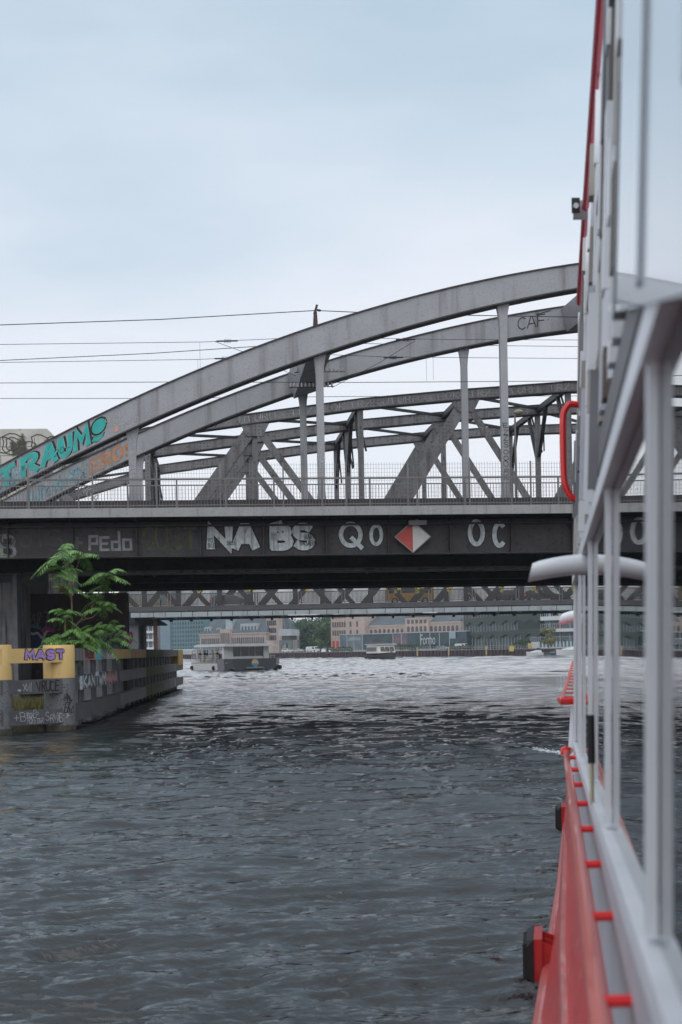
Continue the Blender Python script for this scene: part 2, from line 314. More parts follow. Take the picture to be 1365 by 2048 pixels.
# ================================================================== WATER (real waves near, fine ripple bump)
def build_water():
    ys = [8.6]
    while ys[-1] < 130: ys.append(ys[-1]+max(.03, ys[-1]*.003))
    while ys[-1] < 640: ys.append(ys[-1]*1.0038)
    ys += [700, 800]
    ys = [-60, -20, -5, 0, 4, 6.5]+ys
    xs = list(np.arange(-17, 5.01, .065)); d = .1
    x = -17
    L_ = []
    while x > -420: d *= 1.12; x -= d; L_.append(x)
    xs = L_[::-1]+xs; x = 5; d = .1
    while x < 420: d *= 1.12; x += d; xs.append(x)
    X, Y = np.meshgrid(np.array(xs), np.array(ys)); Z = np.zeros_like(X)
    rg = np.random.RandomState(5)
    dy = np.gradient(np.array(ys))[:, None]*np.ones_like(X); dx = np.gradient(np.array(xs))[None, :]*np.ones_like(X); sp = np.maximum(dx*.45, dy)
    XW = X+.25*np.sin(Y*.7+X*.3)+.4*np.sin(X*.31-Y*.17); YW = Y+.2*np.sin(X*.9+.4*Y)+.3*np.sin(Y*.23+X*.5)
    env = .75+.35*np.sin(X*.21+Y*.13+1)*np.sin(Y*.11-X*.17)
    HS = [np.zeros_like(X), np.zeros_like(X)]; att = np.clip(1.25-(Y-70)/50, .45, 1)
    for i in range(240):
        lam = math.exp(rg.uniform(math.log(.13), math.log(2.2))); th = rg.normal(math.pi/2+.1, .32)
        k = 2*math.pi/lam; ph = rg.uniform(0, 6.28); p = k*(XW*math.cos(th)+YW*math.sin(th))+ph; fade = np.clip((lam/(2.6*sp)-1), 0, 1); s_ = np.sin(p)
        if .15 < lam < .27: HS[0] += fade*lam*s_
        elif .31 < lam < .68: HS[1] += fade*lam*s_
        else: Z += .0033*lam*fade*att*s_
    w0 = (Y > 9) & (Y < 30) & (abs(X) < 5)
    for H, A in zip(HS, (.0125, .0245)): H /= float(H[w0].std()); Z -= A*att*env*np.sqrt(H*H+.006)
    fy = np.array(ys); xa = np.array(xs); far = np.clip((fy-112)/30, 0, 1)*(fy < 660)
    for r_ in range(len(fy)):
        if far[r_] > 0:
            d_ = max(.4, fy[r_]*.0038); kn = np.arange(-420, 421, 1.6*d_); Z[r_] += far[r_]*.085*d_*np.interp(xa, kn+rg.uniform(0, d_), rg.normal(size=len(kn)))
    ny, nx = X.shape; V = np.stack([X, Y, Z], -1).reshape(-1, 3)
    i = np.arange((ny-1)*(nx-1)); r = i//(nx-1); c = i % (nx-1); a = r*nx+c
    Fq = np.stack([a, a+1, a+nx+1, a+nx], -1)
    me = bpy.data.meshes.new('water'); me.vertices.add(len(V)); me.vertices.foreach_set('co', V.ravel())
    me.loops.add(Fq.size); me.loops.foreach_set('vertex_index', Fq.ravel().astype(np.int32)); me.polygons.add(len(Fq))
    me.polygons.foreach_set('loop_start', (np.arange(len(Fq))*4).astype(np.int32)); me.polygons.foreach_set('use_smooth', np.ones(len(Fq), bool))
    me.update(calc_edges=True); me.validate()
    m = bpy.data.materials.new('river_water'); m.use_nodes = True; t = m.node_tree; N = t.nodes; L = t.links; b = N['Principled BSDF']
    b.inputs['Base Color'].default_value = (.018, .020, .022, 1); b.inputs['Roughness'].default_value = .04; b.inputs["IOR"].default_value = 1.55
    g = N.new('ShaderNodeNewGeometry'); mpn = N.new('ShaderNodeMapping'); mpn.inputs['Scale'].default_value = (1.0, 2.2, 1); L.new(g.outputs['Position'], mpn.inputs[0])
    mpn.inputs['Rotation'].default_value = (0, 0, .12)
    prev = None
    for sc, st, di in ((5.5, .6, .030), (14, .45, .012)):
        n = N.new('ShaderNodeTexNoise'); n.inputs['Scale'].default_value = sc; n.inputs['Detail'].default_value = 3; n.inputs['Distortion'].default_value = .5; L.new(mpn.outputs[0], n.inputs['Vector'])
        bp = N.new('ShaderNodeBump'); bp.inputs['Strength'].default_value = st; bp.inputs['Distance'].default_value = di; L.new(n.outputs[0], bp.inputs['Height'])
        if prev: L.new(prev.outputs[0], bp.inputs['Normal'])
        prev = bp
    acc = None
    for sc, k in ((.45, .5), (1.6, 1.0), (6, .9)):
        n = N.new('ShaderNodeTexNoise'); n.inputs['Scale'].default_value = sc; n.inputs['Detail'].default_value = 2; L.new(mpn.outputs[0], n.inputs['Vector'])
        sb = N.new('ShaderNodeVectorMath'); sb.operation = 'SUBTRACT'; L.new(n.outputs['Color'], sb.inputs[0]); sb.inputs[1].default_value = (.5, .5, .5)
        ml = N.new('ShaderNodeVectorMath'); ml.operation = 'MULTIPLY'; L.new(sb.outputs[0], ml.inputs[0]); ml.inputs[1].default_value = (k*.7, k, 0)
        if acc: ad = N.new('ShaderNodeVectorMath'); L.new(acc, ad.inputs[0]); L.new(ml.outputs[0], ad.inputs[1]); acc = ad.outputs[0]
        else: acc = ml.outputs[0]
    sx = N.new('ShaderNodeSeparateXYZ'); L.new(g.outputs['Position'], sx.inputs[0]); mrr = N.new('ShaderNodeMapRange'); mrr.inputs[1].default_value = 95; mrr.inputs[2].default_value = 150; mrr.inputs[3].default_value = .0; mrr.inputs[4].default_value = .35; L.new(sx.outputs[1], mrr.inputs[0])
    io = N.new('ShaderNodeMapRange'); io.inputs[1].default_value = 95; io.inputs[2].default_value = 170; io.inputs[3].default_value = 1.55; io.inputs[4].default_value = 2.0; L.new(sx.outputs[1], io.inputs[0]); L.new(io.outputs[0], b.inputs['IOR'])
    scl = N.new('ShaderNodeVectorMath'); scl.operation = 'SCALE'; L.new(acc, scl.inputs[0]); L.new(mrr.outputs[0], scl.inputs['Scale'])
    ad = N.new('ShaderNodeVectorMath'); L.new(prev.outputs[0], ad.inputs[0]); L.new(scl.outputs[0], ad.inputs[1]); nm = N.new('ShaderNodeVectorMath'); nm.operation = 'NORMALIZE'; L.new(ad.outputs[0], nm.inputs[0])
    L.new(nm.outputs[0], b.inputs['Normal'])
    me.materials.append(m); o = bpy.data.objects.new('water', me); COL.objects.link(o); o['kind'] = 'structure'
build_water()
# ================================================================== RAIL BRIDGE A : steel arches (frame: q along, t across (away), z up)
a0 = math.atan(.09)
FA = Frame(*( (643-CXP)*58/F, 58), a0)
def interp(P, q):
    if q <= P[0][0]: a, b = P[0], P[1]
    elif q >= P[-1][0]: a, b = P[-2], P[-1]
    else:
        for a, b in zip(P, P[1:]):
            if a[0] <= q <= b[0]: break
    return a[1]+(b[1]-a[1])*(q-a[0])/(b[0]-a[0])
def zpix(px, py, t): return FA.sz(px, py, t)[1]
Z_FT = zpix(643, 1013, -1.9); Z_FB = zpix(643, 1031, -1.9)     # walkway edge
Z_GB = zpix(643, 1111, -.3)                                   # girder bottom
Z_DK = Z_FT-.05
QL, QR = -19.0, 63.0
br = thing('rail_bridge', 'grey steel arch railway bridge over the river, graffiti along its dark girder', 'bridge', FA.W(0, 4.5, Z_GB))
def rib(top, bot, t, nm):
    T = [FA.sz(x, y, t) for x, y in top]; B = [FA.sz(x, y, t) for x, y in bot]
    pt = np.polyfit([a for a, _ in T], [b for _, b in T], 2); pb = np.polyfit([a for a, _ in B], [b for _, b in B], 2)
    return pt, pb
top1 = [(0, 935), (120, 871), (256, 803), (359, 757), (513, 695), (560, 678), (636, 652), (724, 626), (919, 574), (1165, 527)]
bot1 = [(0, 990), (123, 918), (256, 859), (410, 795), (513, 755), (651, 701), (847, 641), (1006, 605), (1150, 577)]
top2 = [(82, 959), (303, 859), (513, 777), (585, 747), (651, 724), (700, 709), (816, 669), (1129, 617)]
bot2 = [(103, 1000), (267, 908), (436, 839), (605, 782), (632, 772), (806, 722), (929, 692), (1073, 669), (1145, 656)]
T2 = 9.0
PT1, PB1 = rib(top1, bot1, 0, ''); PT2, PB2 = rib(top2, bot2, T2, '')
def z1t(q): return float(np.polyval(PT1, q))
def z1b(q): return float(np.polyval(PB1, q))
def z2t(q): return float(np.polyval(PT2, q))
def z2b(q): return float(np.polyval(PB2, q))
def qend(f, left):
    q = 0.0
    st = -.1 if left else .1
    while f(q) > Z_DK+.0 and abs(q) < 70: q += st
    return q
def arch(ft, fb, t):
    qa, qb = qend(ft, True), qend(ft, False); n = 90
    web = MB(); secs = []
    qs = [qa+(qb-qa)*i/n for i in range(n+1)]
    W = FA.W
    for q in qs:
        zt = ft(q); zb = max(fb(q), Z_DK-.6); secs.append([W(q, t, zb), W(q, t+.7, zb), W(q, t+.7, zt), W(q, t, zt)])
    web.loft(secs); part('arch_rib', web, steelA, br)
    fl = MB()
    for f, d0, d1 in ((ft, .003, .06), (fb, -.063, -.003)):
        secs = [[W(q, t-.07, max(f(q), Z_DK-.6)+d0), W(q, t+.77, max(f(q), Z_DK-.6)+d0), W(q, t+.77, max(f(q), Z_DK-.6)+d1), W(q, t-.07, max(f(q), Z_DK-.6)+d1)] for q in qs]
        fl.loft(secs)
    part('arch_flange', fl, steelD, br)
arch(z1t, z1b, 0); arch(z2t, z2b, T2)
# hangers, flared at head and foot
H1 = [FA.sz(265, 940, 0)[0], FA.sz(645, 850, 0)[0], FA.sz(1012, 800, 0)[0]]; stp = (H1[2]-H1[0])/2
H2 = [FA.sz(278, 940, T2)[0], FA.sz(607, 850, T2)[0], FA.sz(932, 800, T2)[0]]; stp2 = (H2[2]-H2[0])/2
def hanger(q, fb, t):
    zb = Z_DK-.3; zt = fb(q)+.05; w_ = .15; m = MB()
    if zt-zb < 1.2: return
    poly = [(q-.34, zb), (q+.34, zb), (q+.34, zb+.25), (q+w_+.05, zb+.75), (q+w_, zb+1.2), (q+w_, zt-.9), (q+w_+.04, zt-.5), (q+w_+.13, zt), (q-w_-.13, zt), (q-w_-.04, zt-.5), (q-w_, zt-.9), (q-w_, zb+1.2), (q-w_-.05, zb+.75), (q-.34, zb+.25)]
    if zt-zb < 3.0: poly = [(q-w_, zb), (q+w_, zb), (q+w_, zt), (q-w_, zt)]
    m.fprism(FA, poly, t+.2, t+.5); part('hanger', m, steelA, br)
for i in range(-1, 8):
    hanger(H1[0]+stp*i, z1b, 0); hanger(H2[0]+stp2*i, z2b, T2)
# transverse beams between the ribs (haunched)
def xbeam(q):
    m = MB(); W = FA.W; secs = []
    for k in range(7):
        f = k/6; t = .65+(T2-.6)*f; zt = z1t(q)*(1-f)+z2t(q)*f-.1; sl = (z1t(q+.1)-z1t(q-.1))/.2; hz = 1.12
        secs.append([W(q-.45, t, zt-hz-sl*.45), W(q+.6, t, zt-hz+sl*.6), W(q+.64, t, zt+sl*.64), W(q-.72, t, zt-sl*.72)])
    m.loft(secs); part('cross_beam', m, steelA, br)
QX = 0.05; QX2 = FA.sz(1152, 640, T2)[0]
for q in (QX, QX2, QX2+stp*1.5, QX2+stp*3): xbeam(q)
# deck, girders
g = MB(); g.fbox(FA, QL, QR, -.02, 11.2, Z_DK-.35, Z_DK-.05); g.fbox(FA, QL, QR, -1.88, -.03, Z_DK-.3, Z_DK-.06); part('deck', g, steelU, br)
g = MB(); g.fbox(FA, QL, QR, -1.95, -1.885, Z_FB, Z_FT); part('walkway_edge', g, fascM, br)
g = MB(); g.fbox(FA, QL, QR, -1.2, -1.0, Z_DK-.055, Z_DK+.42); part('ballast_kerb', g, steelD, br)
PANEL = FA.sz(903, 1070, -.3)[0]-FA.sz(780, 1070, -.3)[0]; QP = FA.sz(652, 1070, -.3)[0]
for t in (-.3, T2-.2):
    g = MB(); g.fbox(FA, QL, QR, t, t+.05, Z_GB+.045, Z_DK-.36); part('main_girder', g, steelD, br)
    g = MB(); g.fbox(FA, QL, QR, t-.3, t+.35, Z_GB, Z_GB+.04); g.fbox(FA, QL, QR, t-.28, t-.005, Z_DK-.56, Z_DK-.5); part('girder_flange', g, steelD, br)
k = -8
while QP+PANEL*k < QR:
    q = QP+PANEL*k; k += 1
    if q < QL: continue
    g = MB(); t = -.3
    g.fbox(FA, q-.02, q+.02, t-.27, t-.005, Z_GB+.045, Z_DK-.57)
    W = FA.W; za = Z_DK-.49; zb = Z_DK-.31
    g.add([W(q-.02, -.58, za+.1), W(q-.02, -1.85, zb-.02), W(q-.02, -1.85, zb), W(q-.02, -.31, zb), W(q-.02, -.31, za-.55), W(q+.02, -.58, za+.1), W(q+.02, -1.85, zb-.02), W(q+.02, -1.85, zb), W(q+.02, -.31, zb), W(q+.02, -.31, za-.55)],
          [(0, 1, 2, 3, 4), (9, 8, 7, 6, 5), (0, 5, 6, 1), (1, 6, 7, 2), (2, 7, 8, 3), (3, 8, 9, 4), (4, 9, 5, 0)])
    part('web_stiffener', g, steelD, br)
g = MB(); q = QL+.5
while q < QR: g.fbox(FA, q, q+.25, -.2, T2-.25, Z_GB+.5, Z_DK-.36); q += PANEL
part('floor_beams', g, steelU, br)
g = MB(); zz = zpix(643, 1140, 11); g.fbox(FA, QL, QR, 11.0, 11.35, zz-.05, zz+.12); part('service_duct', g, mat('pale_duct', (.3, .3, .29), .6, 0, .2, 3, streak=((.1, .09, .08), 3, .5, .7)), br)
# railing of the walkway
ZR = zpix(643, 957, -1.8); ZR2 = zpix(643, 969, -1.8); ZM = zpix(643, 926, -1.2)
g = MB()
for z, r_ in ((ZR, .035), (ZR2, .022), (Z_FT+.1, .02)): g.fbox(FA, QL, QR, -1.85-r_, -1.85+r_, z-r_, z+r_)
q = QL; 
while q < QR: g.fbox(FA, q-.03, q+.03, -1.88, -1.82, Z_FT-.04, ZR-.04); q += 1.9
q = QL
while q < 32: g.fbox(FA, q-.009, q+.009, -1.857, -1.843, Z_FT+.02, ZR2-.02); q += .125
part('handrail', g, railM, br)
g = MB(); q = QL
while q < QR: g.fbox(FA, q-.03, q+.03, -1.36, -1.3, Z_DK-.05, ZM+.02); q += 2.5
q = QL
while q < 32: g.fbox(FA, q-.004, q+.004, -1.302, -1.284, Z_DK+.45, ZM); q += .11
z = Z_DK+.5
while z < ZM: g.fbox(FA, QL, 32, -1.285, -1.278, z-.0035, z+.0035); z += .16
part('mesh_fence', g, meshM, br)
# abutment blocks of the bridge: left and right
concM = mat('old_concrete', (.2, .19, .18), .85, 0, .2, 1, speck=((.09, .085, .08), 7, .57, .7), bump=.3, streak=((.07, .07, .065), 2.5, .5, .6))
g = MB(); g.fbox(FA, 63.2, 70, -2, 33, 0, Z_DK); solo('bridge_abutment', g, concM, 'far right concrete abutment carrying the arch railway bridge', 'abutment')
# lettering on the girder
def gfn(u, v, off): return FA.W(u, -.3-off, v)
def gs(px, py): return FA.sz(px, py, -.3)
def letters(txt, px0, px1, pyb, pyt, swf, fill, outl=None, fn=gfn, t=-.3, jit=.04, gap=.3, seed=1, name='graffiti', label=None, sh=None, hatch=None):
    (u0, v0), (u1, v1) = FA.sz(px0, pyb, t), FA.sz(px1, pyt, t)
    n = sum(.35 if ch in 'Ii.!,"' else 1 for ch in txt)+gap*(len(txt)-1); h = v1-v0; w = (u1-u0)/n; sw = h*swf
    rot = 0
    if outl:
        M_ = Marks(fn, .004); M_.text(txt, u0, v0, h, w, sw*1.42, gap, rot, jit, seed); M_.done('graffiti_outline', outl, br)
    M_ = Marks(fn, .02 if outl else .012); M_.text(txt, u0, v0, h, w, sw, gap, rot, jit, seed); M_.done(name, fill, br, label)
ox = {}
letters('NA', 420, 510, 1094, 1054, .44, silverP, blackP, label='silver block letters NA')
letters('BS', 546, 625, 1094, 1053, .38, silverP, blackP, seed=3, label='silver block letters BS')
letters('Q', 682, 722, 1091, 1046, .2, silverP, blackP, seed=4, label='silver letter Q'); letters('O', 742, 763, 1089, 1052, .2, silverP, blackP, seed=5, label='silver letter O beside the diamond sign')
letters('O', 940, 966, 1089, 1044, .2, silverP, blackP, seed=6); letters('C', 988, 1008, 1091, 1046, .2, silverP, blackP, seed=7)
letters('+', 142, 166, 1102, 1070, .2, dimP); letters('pEdo', 178, 264, 1100, 1074, .2, mat('faded_silver_spray', (.3, .3, .31), .7, 0, .3, 3), gap=.22)
letters('SUST', 285, 392, 1098, 1052, .1, mat('faded_ochre_spray', (.11, .09, .03), .7, 0, .5, 3), gap=.25, jit=.1); letters('SUST', 288, 395, 1101, 1055, .05, mat('faded_green_spray', (.05, .1, .09), .7, 0, .5, 3), gap=.25, jit=.1)
letters('GJIS', 0, 125, 1094, 1058, .12, mat('ghost_spray', (.085, .085, .085), .8, 0, .4, 2), jit=.12); letters('B', 2, 30, 1115, 1072, .16, mat('faded_silver_spray', (.2,.2,.2)), None)
letters('VOTIF', 416, 440, 1085, 1076, .1, blackP, None, fn=lambda u, v, o: gfn(u, v, o+.04)); letters('BLUES', 417, 441, 1095, 1087, .1, blackP, None, fn=lambda u, v, o: gfn(u, v, o+.04))
letters('2023', 455, 470, 1090, 1083, .13, blackP, None, fn=lambda u, v, o: gfn(u, v, o+.04)); letters('RARI!', 610, 630, 1079, 1069, .12, blackP, None, fn=lambda u, v, o: gfn(u, v, o+.04)); letters('WASABIO', 600, 634, 1091, 1081, .12, blackP, None, fn=lambda u, v, o: gfn(u, v, o+.04))
# lettering on the first arch
def afn(t, f1, f2):
    def fn(u, v, off): return FA.W(u, t-.0-off, f1(u)+(f2(u)-f1(u))*v)
    return fn
fn1 = afn(0, z1b, z1t); fn2 = afn(T2, z2b, z2t)
def ax(px, t=0): 
    return FA.sz(px, 900, t)[0]
XL = [(-6, 34), (38, 84), (80, 118), (116, 146), (146, 184)]
for nm, m_, sc, off in (('graffiti_shadow', blackP, 1.28, .004), ('graffiti_edge', mat('pale_aqua_spray', (.5, .62, .62), .6), 1.12, .012), ('graffiti', tealP, 1., .02)):
    M_ = Marks(fn1, off)
    for ch, (xa, xb) in zip('TRAUM', XL):
        ua, ub = ax(xa), ax(xb); w_ = (ub-ua)*.68
        for st in G[ch]: M_.stroke([(ua+.1+a*w_+(.07 if sc == 1.28 else 0), .17+b*.64) for a, b in st], .19*sc, True)
    M_.done(nm, m_, br, 'teal block letters TRAUM' if sc == 1 else None)
# strokes above are sheared along the rib; drop shape after the word
u0 = ax(199)
for m_, k_, off in ((blackP, 1.25, .004), (tealP, 1., .012)):
    M_ = Marks(fn1, off)
    M_.poly([(u0+k_*(.0+.28*math.cos(a)), .62+k_*.26*math.sin(a)) for a in [i*.3927 for i in range(16)]]); M_.poly([(u0+k_*x, .18+k_*y) for x, y in ((-.3, 0), (-.05, -.1), (.15, 0), (.2, .12), (0, .06), (-.2, .14))]); M_.done('graffiti_drop', m_, br)
M_ = Marks(fn1, .01); M_.text('CAISD', ax(212), .62, .2, .13, .022, jit=.2); M_.text('FOSII', ax(214), .38, .18, .12, .022, jit=.2); M_.text('FFEIR', ax(234), .1, .2, .17, .03, jit=.2); M_.done('marker_tag', chalkP, br)
M_ = Marks(fn1, .01); M_.poly([(ax(229), .12), (ax(239), .1), (ax(240), .32), (ax(230), .34)]); M_.done('paint_patch', salmonP, br)
M_ = Marks(fn1, .026); M_.text('20-', ax(108), .3, .22, .2, .02, gap=.15); M_.done('marker_tag', blackP, br)
M_ = Marks(fn2, .01); q0 = ax(180, T2); M_.text('EROS', q0, .2, .6, .42, .14, gap=.3, jit=.08); M_.done('graffiti', orangeP, br, 'orange letters EROS on the rear arch')
M_ = Marks(fn2, .01); M_.scribble(ax(60, T2), .1, 2.6, .75, 22, .06, 4); M_.done('graffiti', lblueP, br, 'pale blue scribbles at the foot of the rear arch')
M_ = Marks(fn1, .01); M_.scribble(ax(-20), .05, 1.2, .75, 12, .06, 9); M_.done('graffiti', lblueP, br)
M_ = Marks(fn2, .01); M_.text('CAF.', ax(1040, T2), .3, .52, .42, .045, gap=.12); M_.stroke([(ax(1078, T2), .86), (ax(1106, T2), .93)], .04); M_.done('marker_tag', blackP, br, 'thin black letters CAF on the rear arch')
for px_, col, n_ in ((1013, blackP, 9), (646, chalkP, 6), (266, chalkP, 7)):
    q = FA.sz(px_, 930, .2)[0]; M_ = Marks(lambda u, v, o: FA.W(u, .2-o, v), .01); rg = random.Random(px_)
    for k_ in range(n_): M_.text(rg.choice('ESRKZO'), q-.1, Z_DK+1.3+k_*.27, .2, .2, .025, jit=.2, seed=k_)
    M_.done('marker_tag', col, br)
# ---- diamond navigation sign hung on the girder
def dpt(px, py): return FA.sz(px, py, -.75)
c0 = dpt(826, 1073.5); hw_ = (dpt(861.5, 1073)[0]-dpt(790, 1073)[0])/2; hh_ = (dpt(826, 1042)[1]-dpt(826, 1105)[1])/2
sg = thing('navigation_sign', 'red and white diamond navigation sign hung on the bridge girder', 'sign', FA.W(c0[0], -.7, c0[1]))
g = MB(); g.fprism(FA, [(c0[0]-hw_, c0[1]), (c0[0], c0[1]-hh_), (c0[0], c0[1]+hh_)], -.74, -.71); part('red_half', g, mat('signal_red', (.5, .07, .05), .5, 0, .15, 3), sg)
g = MB(); g.fprism(FA, [(c0[0]+.002, c0[1]+hh_), (c0[0]+.002, c0[1]-hh_), (c0[0]+hw_, c0[1])], -.74, -.71); part('white_half', g, mat('sign_white', (.62, .6, .57), .5), sg)
g = MB()
dd = [(c0[0]-hw_, c0[1]), (c0[0], c0[1]-hh_), (c0[0]+hw_, c0[1]), (c0[0], c0[1]+hh_)]
for i in range(4):
    a, b = dd[i], dd[(i+1) % 4]; g.beam(FA.W(a[0], -.75, a[1]), FA.W(b[0], -.75, b[1]), .05, .035)
g.fbox(FA, c0[0]-.03, c0[0]+.03, -.705, -.35, c0[1]-.3, c0[1]+.3); part('sign_frame', g, mat('dull_edge', (.3, .29, .28), .6), sg)
lp = dpt(834, 1047); g = MB(); g.fbox(FA, lp[0]-.36, lp[0]+.36, -1.1, -.82, lp[1]-.08, lp[1]+.1); g.fbox(FA, lp[0]-.03, lp[0]+.03, -.95, -.35, lp[1]+.102, lp[1]+.16); part('sign_lamp', g, mat('lamp_box_grey', (.2, .2, .2), .5), sg)
# ================================================================== TRUSS BRIDGE B
TB = [14.8, 21.8, 29.3]
tb = thing('truss_bridge', 'older riveted steel truss railway bridge behind the arches', 'bridge', FA.W(0, 22, Z_GB))
cn = [(83, 922), (294, 856), (505, 827), (716, 798), (927, 779), (1138, 764)]
CQ = [FA.sz(x, y, TB[0]) for x, y in cn]; dq = (CQ[-1][0]-CQ[1][0])/4
qs0 = [CQ[1][0]+dq*(i-1) for i in range(6)]
# symmetric lens about the node after the last one
zs = [c[1] for c in CQ]; Q = list(qs0)+[qs0[-1]+dq*(i+1) for i in range(6)]; Zc = zs+[zs[-1]+.15]+zs[::-1][:5]
Q = Q[:11]+[Q[10]+dq]; Zc = zs+[zs[-1]+.15]+zs[::-1]; Q = [qs0[0]+dq*i for i in range(len(Zc))]
ZBT = Z_GB+.2
for ti, t in enumerate(TB):
    W = FA.W
    g = MB(); fl = MB(); secs = [[W(q, t, z-.47), W(q, t+.5, z-.47), W(q, t+.5, z), W(q, t, z)] for q, z in zip(Q, Zc)]; g.loft(secs); part('top_chord', g, steelB, tb)
    for d0, d1 in ((.003, .04), (-.52, -.473)): fl.loft([[W(q, t-.07, z+d0), W(q, t+.57, z+d0), W(q, t+.57, z+d1), W(q, t-.07, z+d1)] for q, z in zip(Q, Zc)])
    part('chord_flange', fl, steelD, tb)
    for i, (q, z) in enumerate(zip(Q, Zc)):
        apex = (i % 2 == 0)
        wv = .13 if apex else .14
        g = MB(); g.fbox(FA, q-wv, q+wv, t+.12, t+.38, ZBT, z-.55); part('vertical', g, steelB, tb)
        if apex:
            for s_, wd in ((-1, .6), (1, .36)):
                if 0 <= i+s_ < len(Q):
                    q2 = Q[i+s_]; a = (q, z-.55); b = (q2, ZBT); d = (b[0]-a[0], b[1]-a[1]); l = math.hypot(*d); nx_, nz_ = -d[1]/l*wd/2, d[0]/l*wd/2
                    for (ta, tbb) in ((t+.03, t+.1), (t+.4, t+.47)):
                        g = MB(); g.fprism(FA, [(a[0]-nx_, a[1]-nz_), (b[0]-nx_, b[1]-nz_), (b[0]+nx_, b[1]+nz_), (a[0]+nx_, a[1]+nz_)], ta, tbb)
                        if ta < t+.2 or wd > .5: part('diagonal', g, steelB, tb)
            g = MB(); g.fprism(FA, [(q-.75, z-.5), (q+.75, z-.5), (q+.42, z-1.15), (q-.42, z-1.15)], t-.02, t+.02); part('gusset_plate', g, steelB, tb)
g = MB(); W = FA.W
for i, (q, z) in enumerate(zip(Q, Zc)):
    for ta, tbb in ((TB[0]+.5, TB[1]), (TB[1]+.5, TB[2])):
        g.beam(W(q, ta, z-.25), W(q, tbb, z-.25), .25, .3)
        if i % 2: 
            for sa, ss in ((ta, 1), (tbb, -1)): g.beam(W(q, sa, z-2.9), W(q, sa+ss*1.9, z-.4), .2, .16); g.beam(W(q+.3, sa, z-2.6), W(q, sa+ss*1.2, z-.4), .08, .08)
        if i+1 < len(Q): g.beam(W(q, ta, z-.2), W(Q[i+1], tbb, Zc[i+1]-.2), .16, .14)
part('wind_bracing', g, steelD, tb)
g = MB(); g.fbox(FA, QL, QR, 13.6, 32, Z_DK-.6, Z_DK-.3)
q = QL
while q < QR: g.fbox(FA, q, q+.3, 14, 31.7, Z_GB+.4, Z_DK-.6); q += dq/2
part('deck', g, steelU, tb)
for t in (13.6, 21.8, 29.3, 31.8):
    g = MB(); g.fbox(FA, QL, QR, t, t+.05, Z_GB+.12, Z_DK-.62); g.fbox(FA, QL, QR, t-.2, t+.3, Z_GB+.06, Z_GB+.115); part('girder', g, steelD, tb)
g = MB()
for z in (Z_DK+.35, Z_DK+.8): g.fbox(FA, QL, QR, 13.7, 13.76, z-.03, z+.03)
q = QL
while q < QR: g.fbox(FA, q-.03, q+.03, 13.77, 13.83, Z_DK-.3, Z_DK+.8); q += 2.4
part('handrail', g, railM, tb)
def chordfn(i0):
    P = list(zip(Q, Zc))
    return lambda u, v, o: FA.W(u, TB[0]-o, interp(P, u)-.44+.4*v)
M_ = Marks(chordfn(0), .01)
u = FA.sz(478, 840, TB[0])[0]
for wd in ('UTURN', '-', 'TRZ', '.', 'EOK', 'TRZ', '.', 'UTURN', '.', 'CEOK', '.', 'TRZ', '.', 'UTURN', '.', 'TRZ'):
    M_ = Marks(chordfn(0), .01); u += M_.text(wd, u, .12, .75, .3, .03, gap=.32, jit=.08, seed=len(wd)*3)+.15; M_.done('chalk_lettering', chalkP, tb)
M_ = Marks(chordfn(0), .01); u = FA.sz(190, 880, TB[0])[0]; M_.text('N-TR', u, .12, .7, .32, .04, gap=.4); M_.done('chalk_lettering', chalkP, tb, 'white tags TURN TRZ along the top chord')
M_ = Marks(lambda u, v, o: FA.W(u, TB[0]+.02-o, v), .01); p0 = FA.sz(148, 968, TB[0]); M_.text('ANGA', p0[0], p0[1], .42, .3, .05, gap=.25, rot=-.75, jit=.1); M_.done('chalk_lettering', chalkP, tb)
# ---- lamp on the bridge walkway
lm = thing('street_lamp', 'small grey lamp post standing on the bridge walkway behind the railing', 'lamp', FA.W(FA.sz(1033, 985, -.6)[0], -.6, Z_DK-.05))
q = FA.sz(1033, 985, -.6)[0]; zt = zpix(1033, 829, -.6); g = MB(); g.tube([FA.W(q, -.6, Z_DK-.05), FA.W(q, -.6, zt)], [.06, .035], 8); part('pole', g, railM, lm)
g = MB(); secs = []
for k_, (dq_, r1, r2) in enumerate(((-.06, .04, .04), (.0, .14, .09), (.12, .22, .12), (.24, .2, .1), (.32, .05, .04))): secs.append([FA.W(q+dq_+.02, -.6+r1*math.cos(a), zt+.1+r2*math.sin(a)) for a in [i*math.pi/4 for i in range(8)]])
g.loft(secs); part('lamp_head', g, mat('lamp_head', (.3, .27, .2), .5), lm, smooth=True)
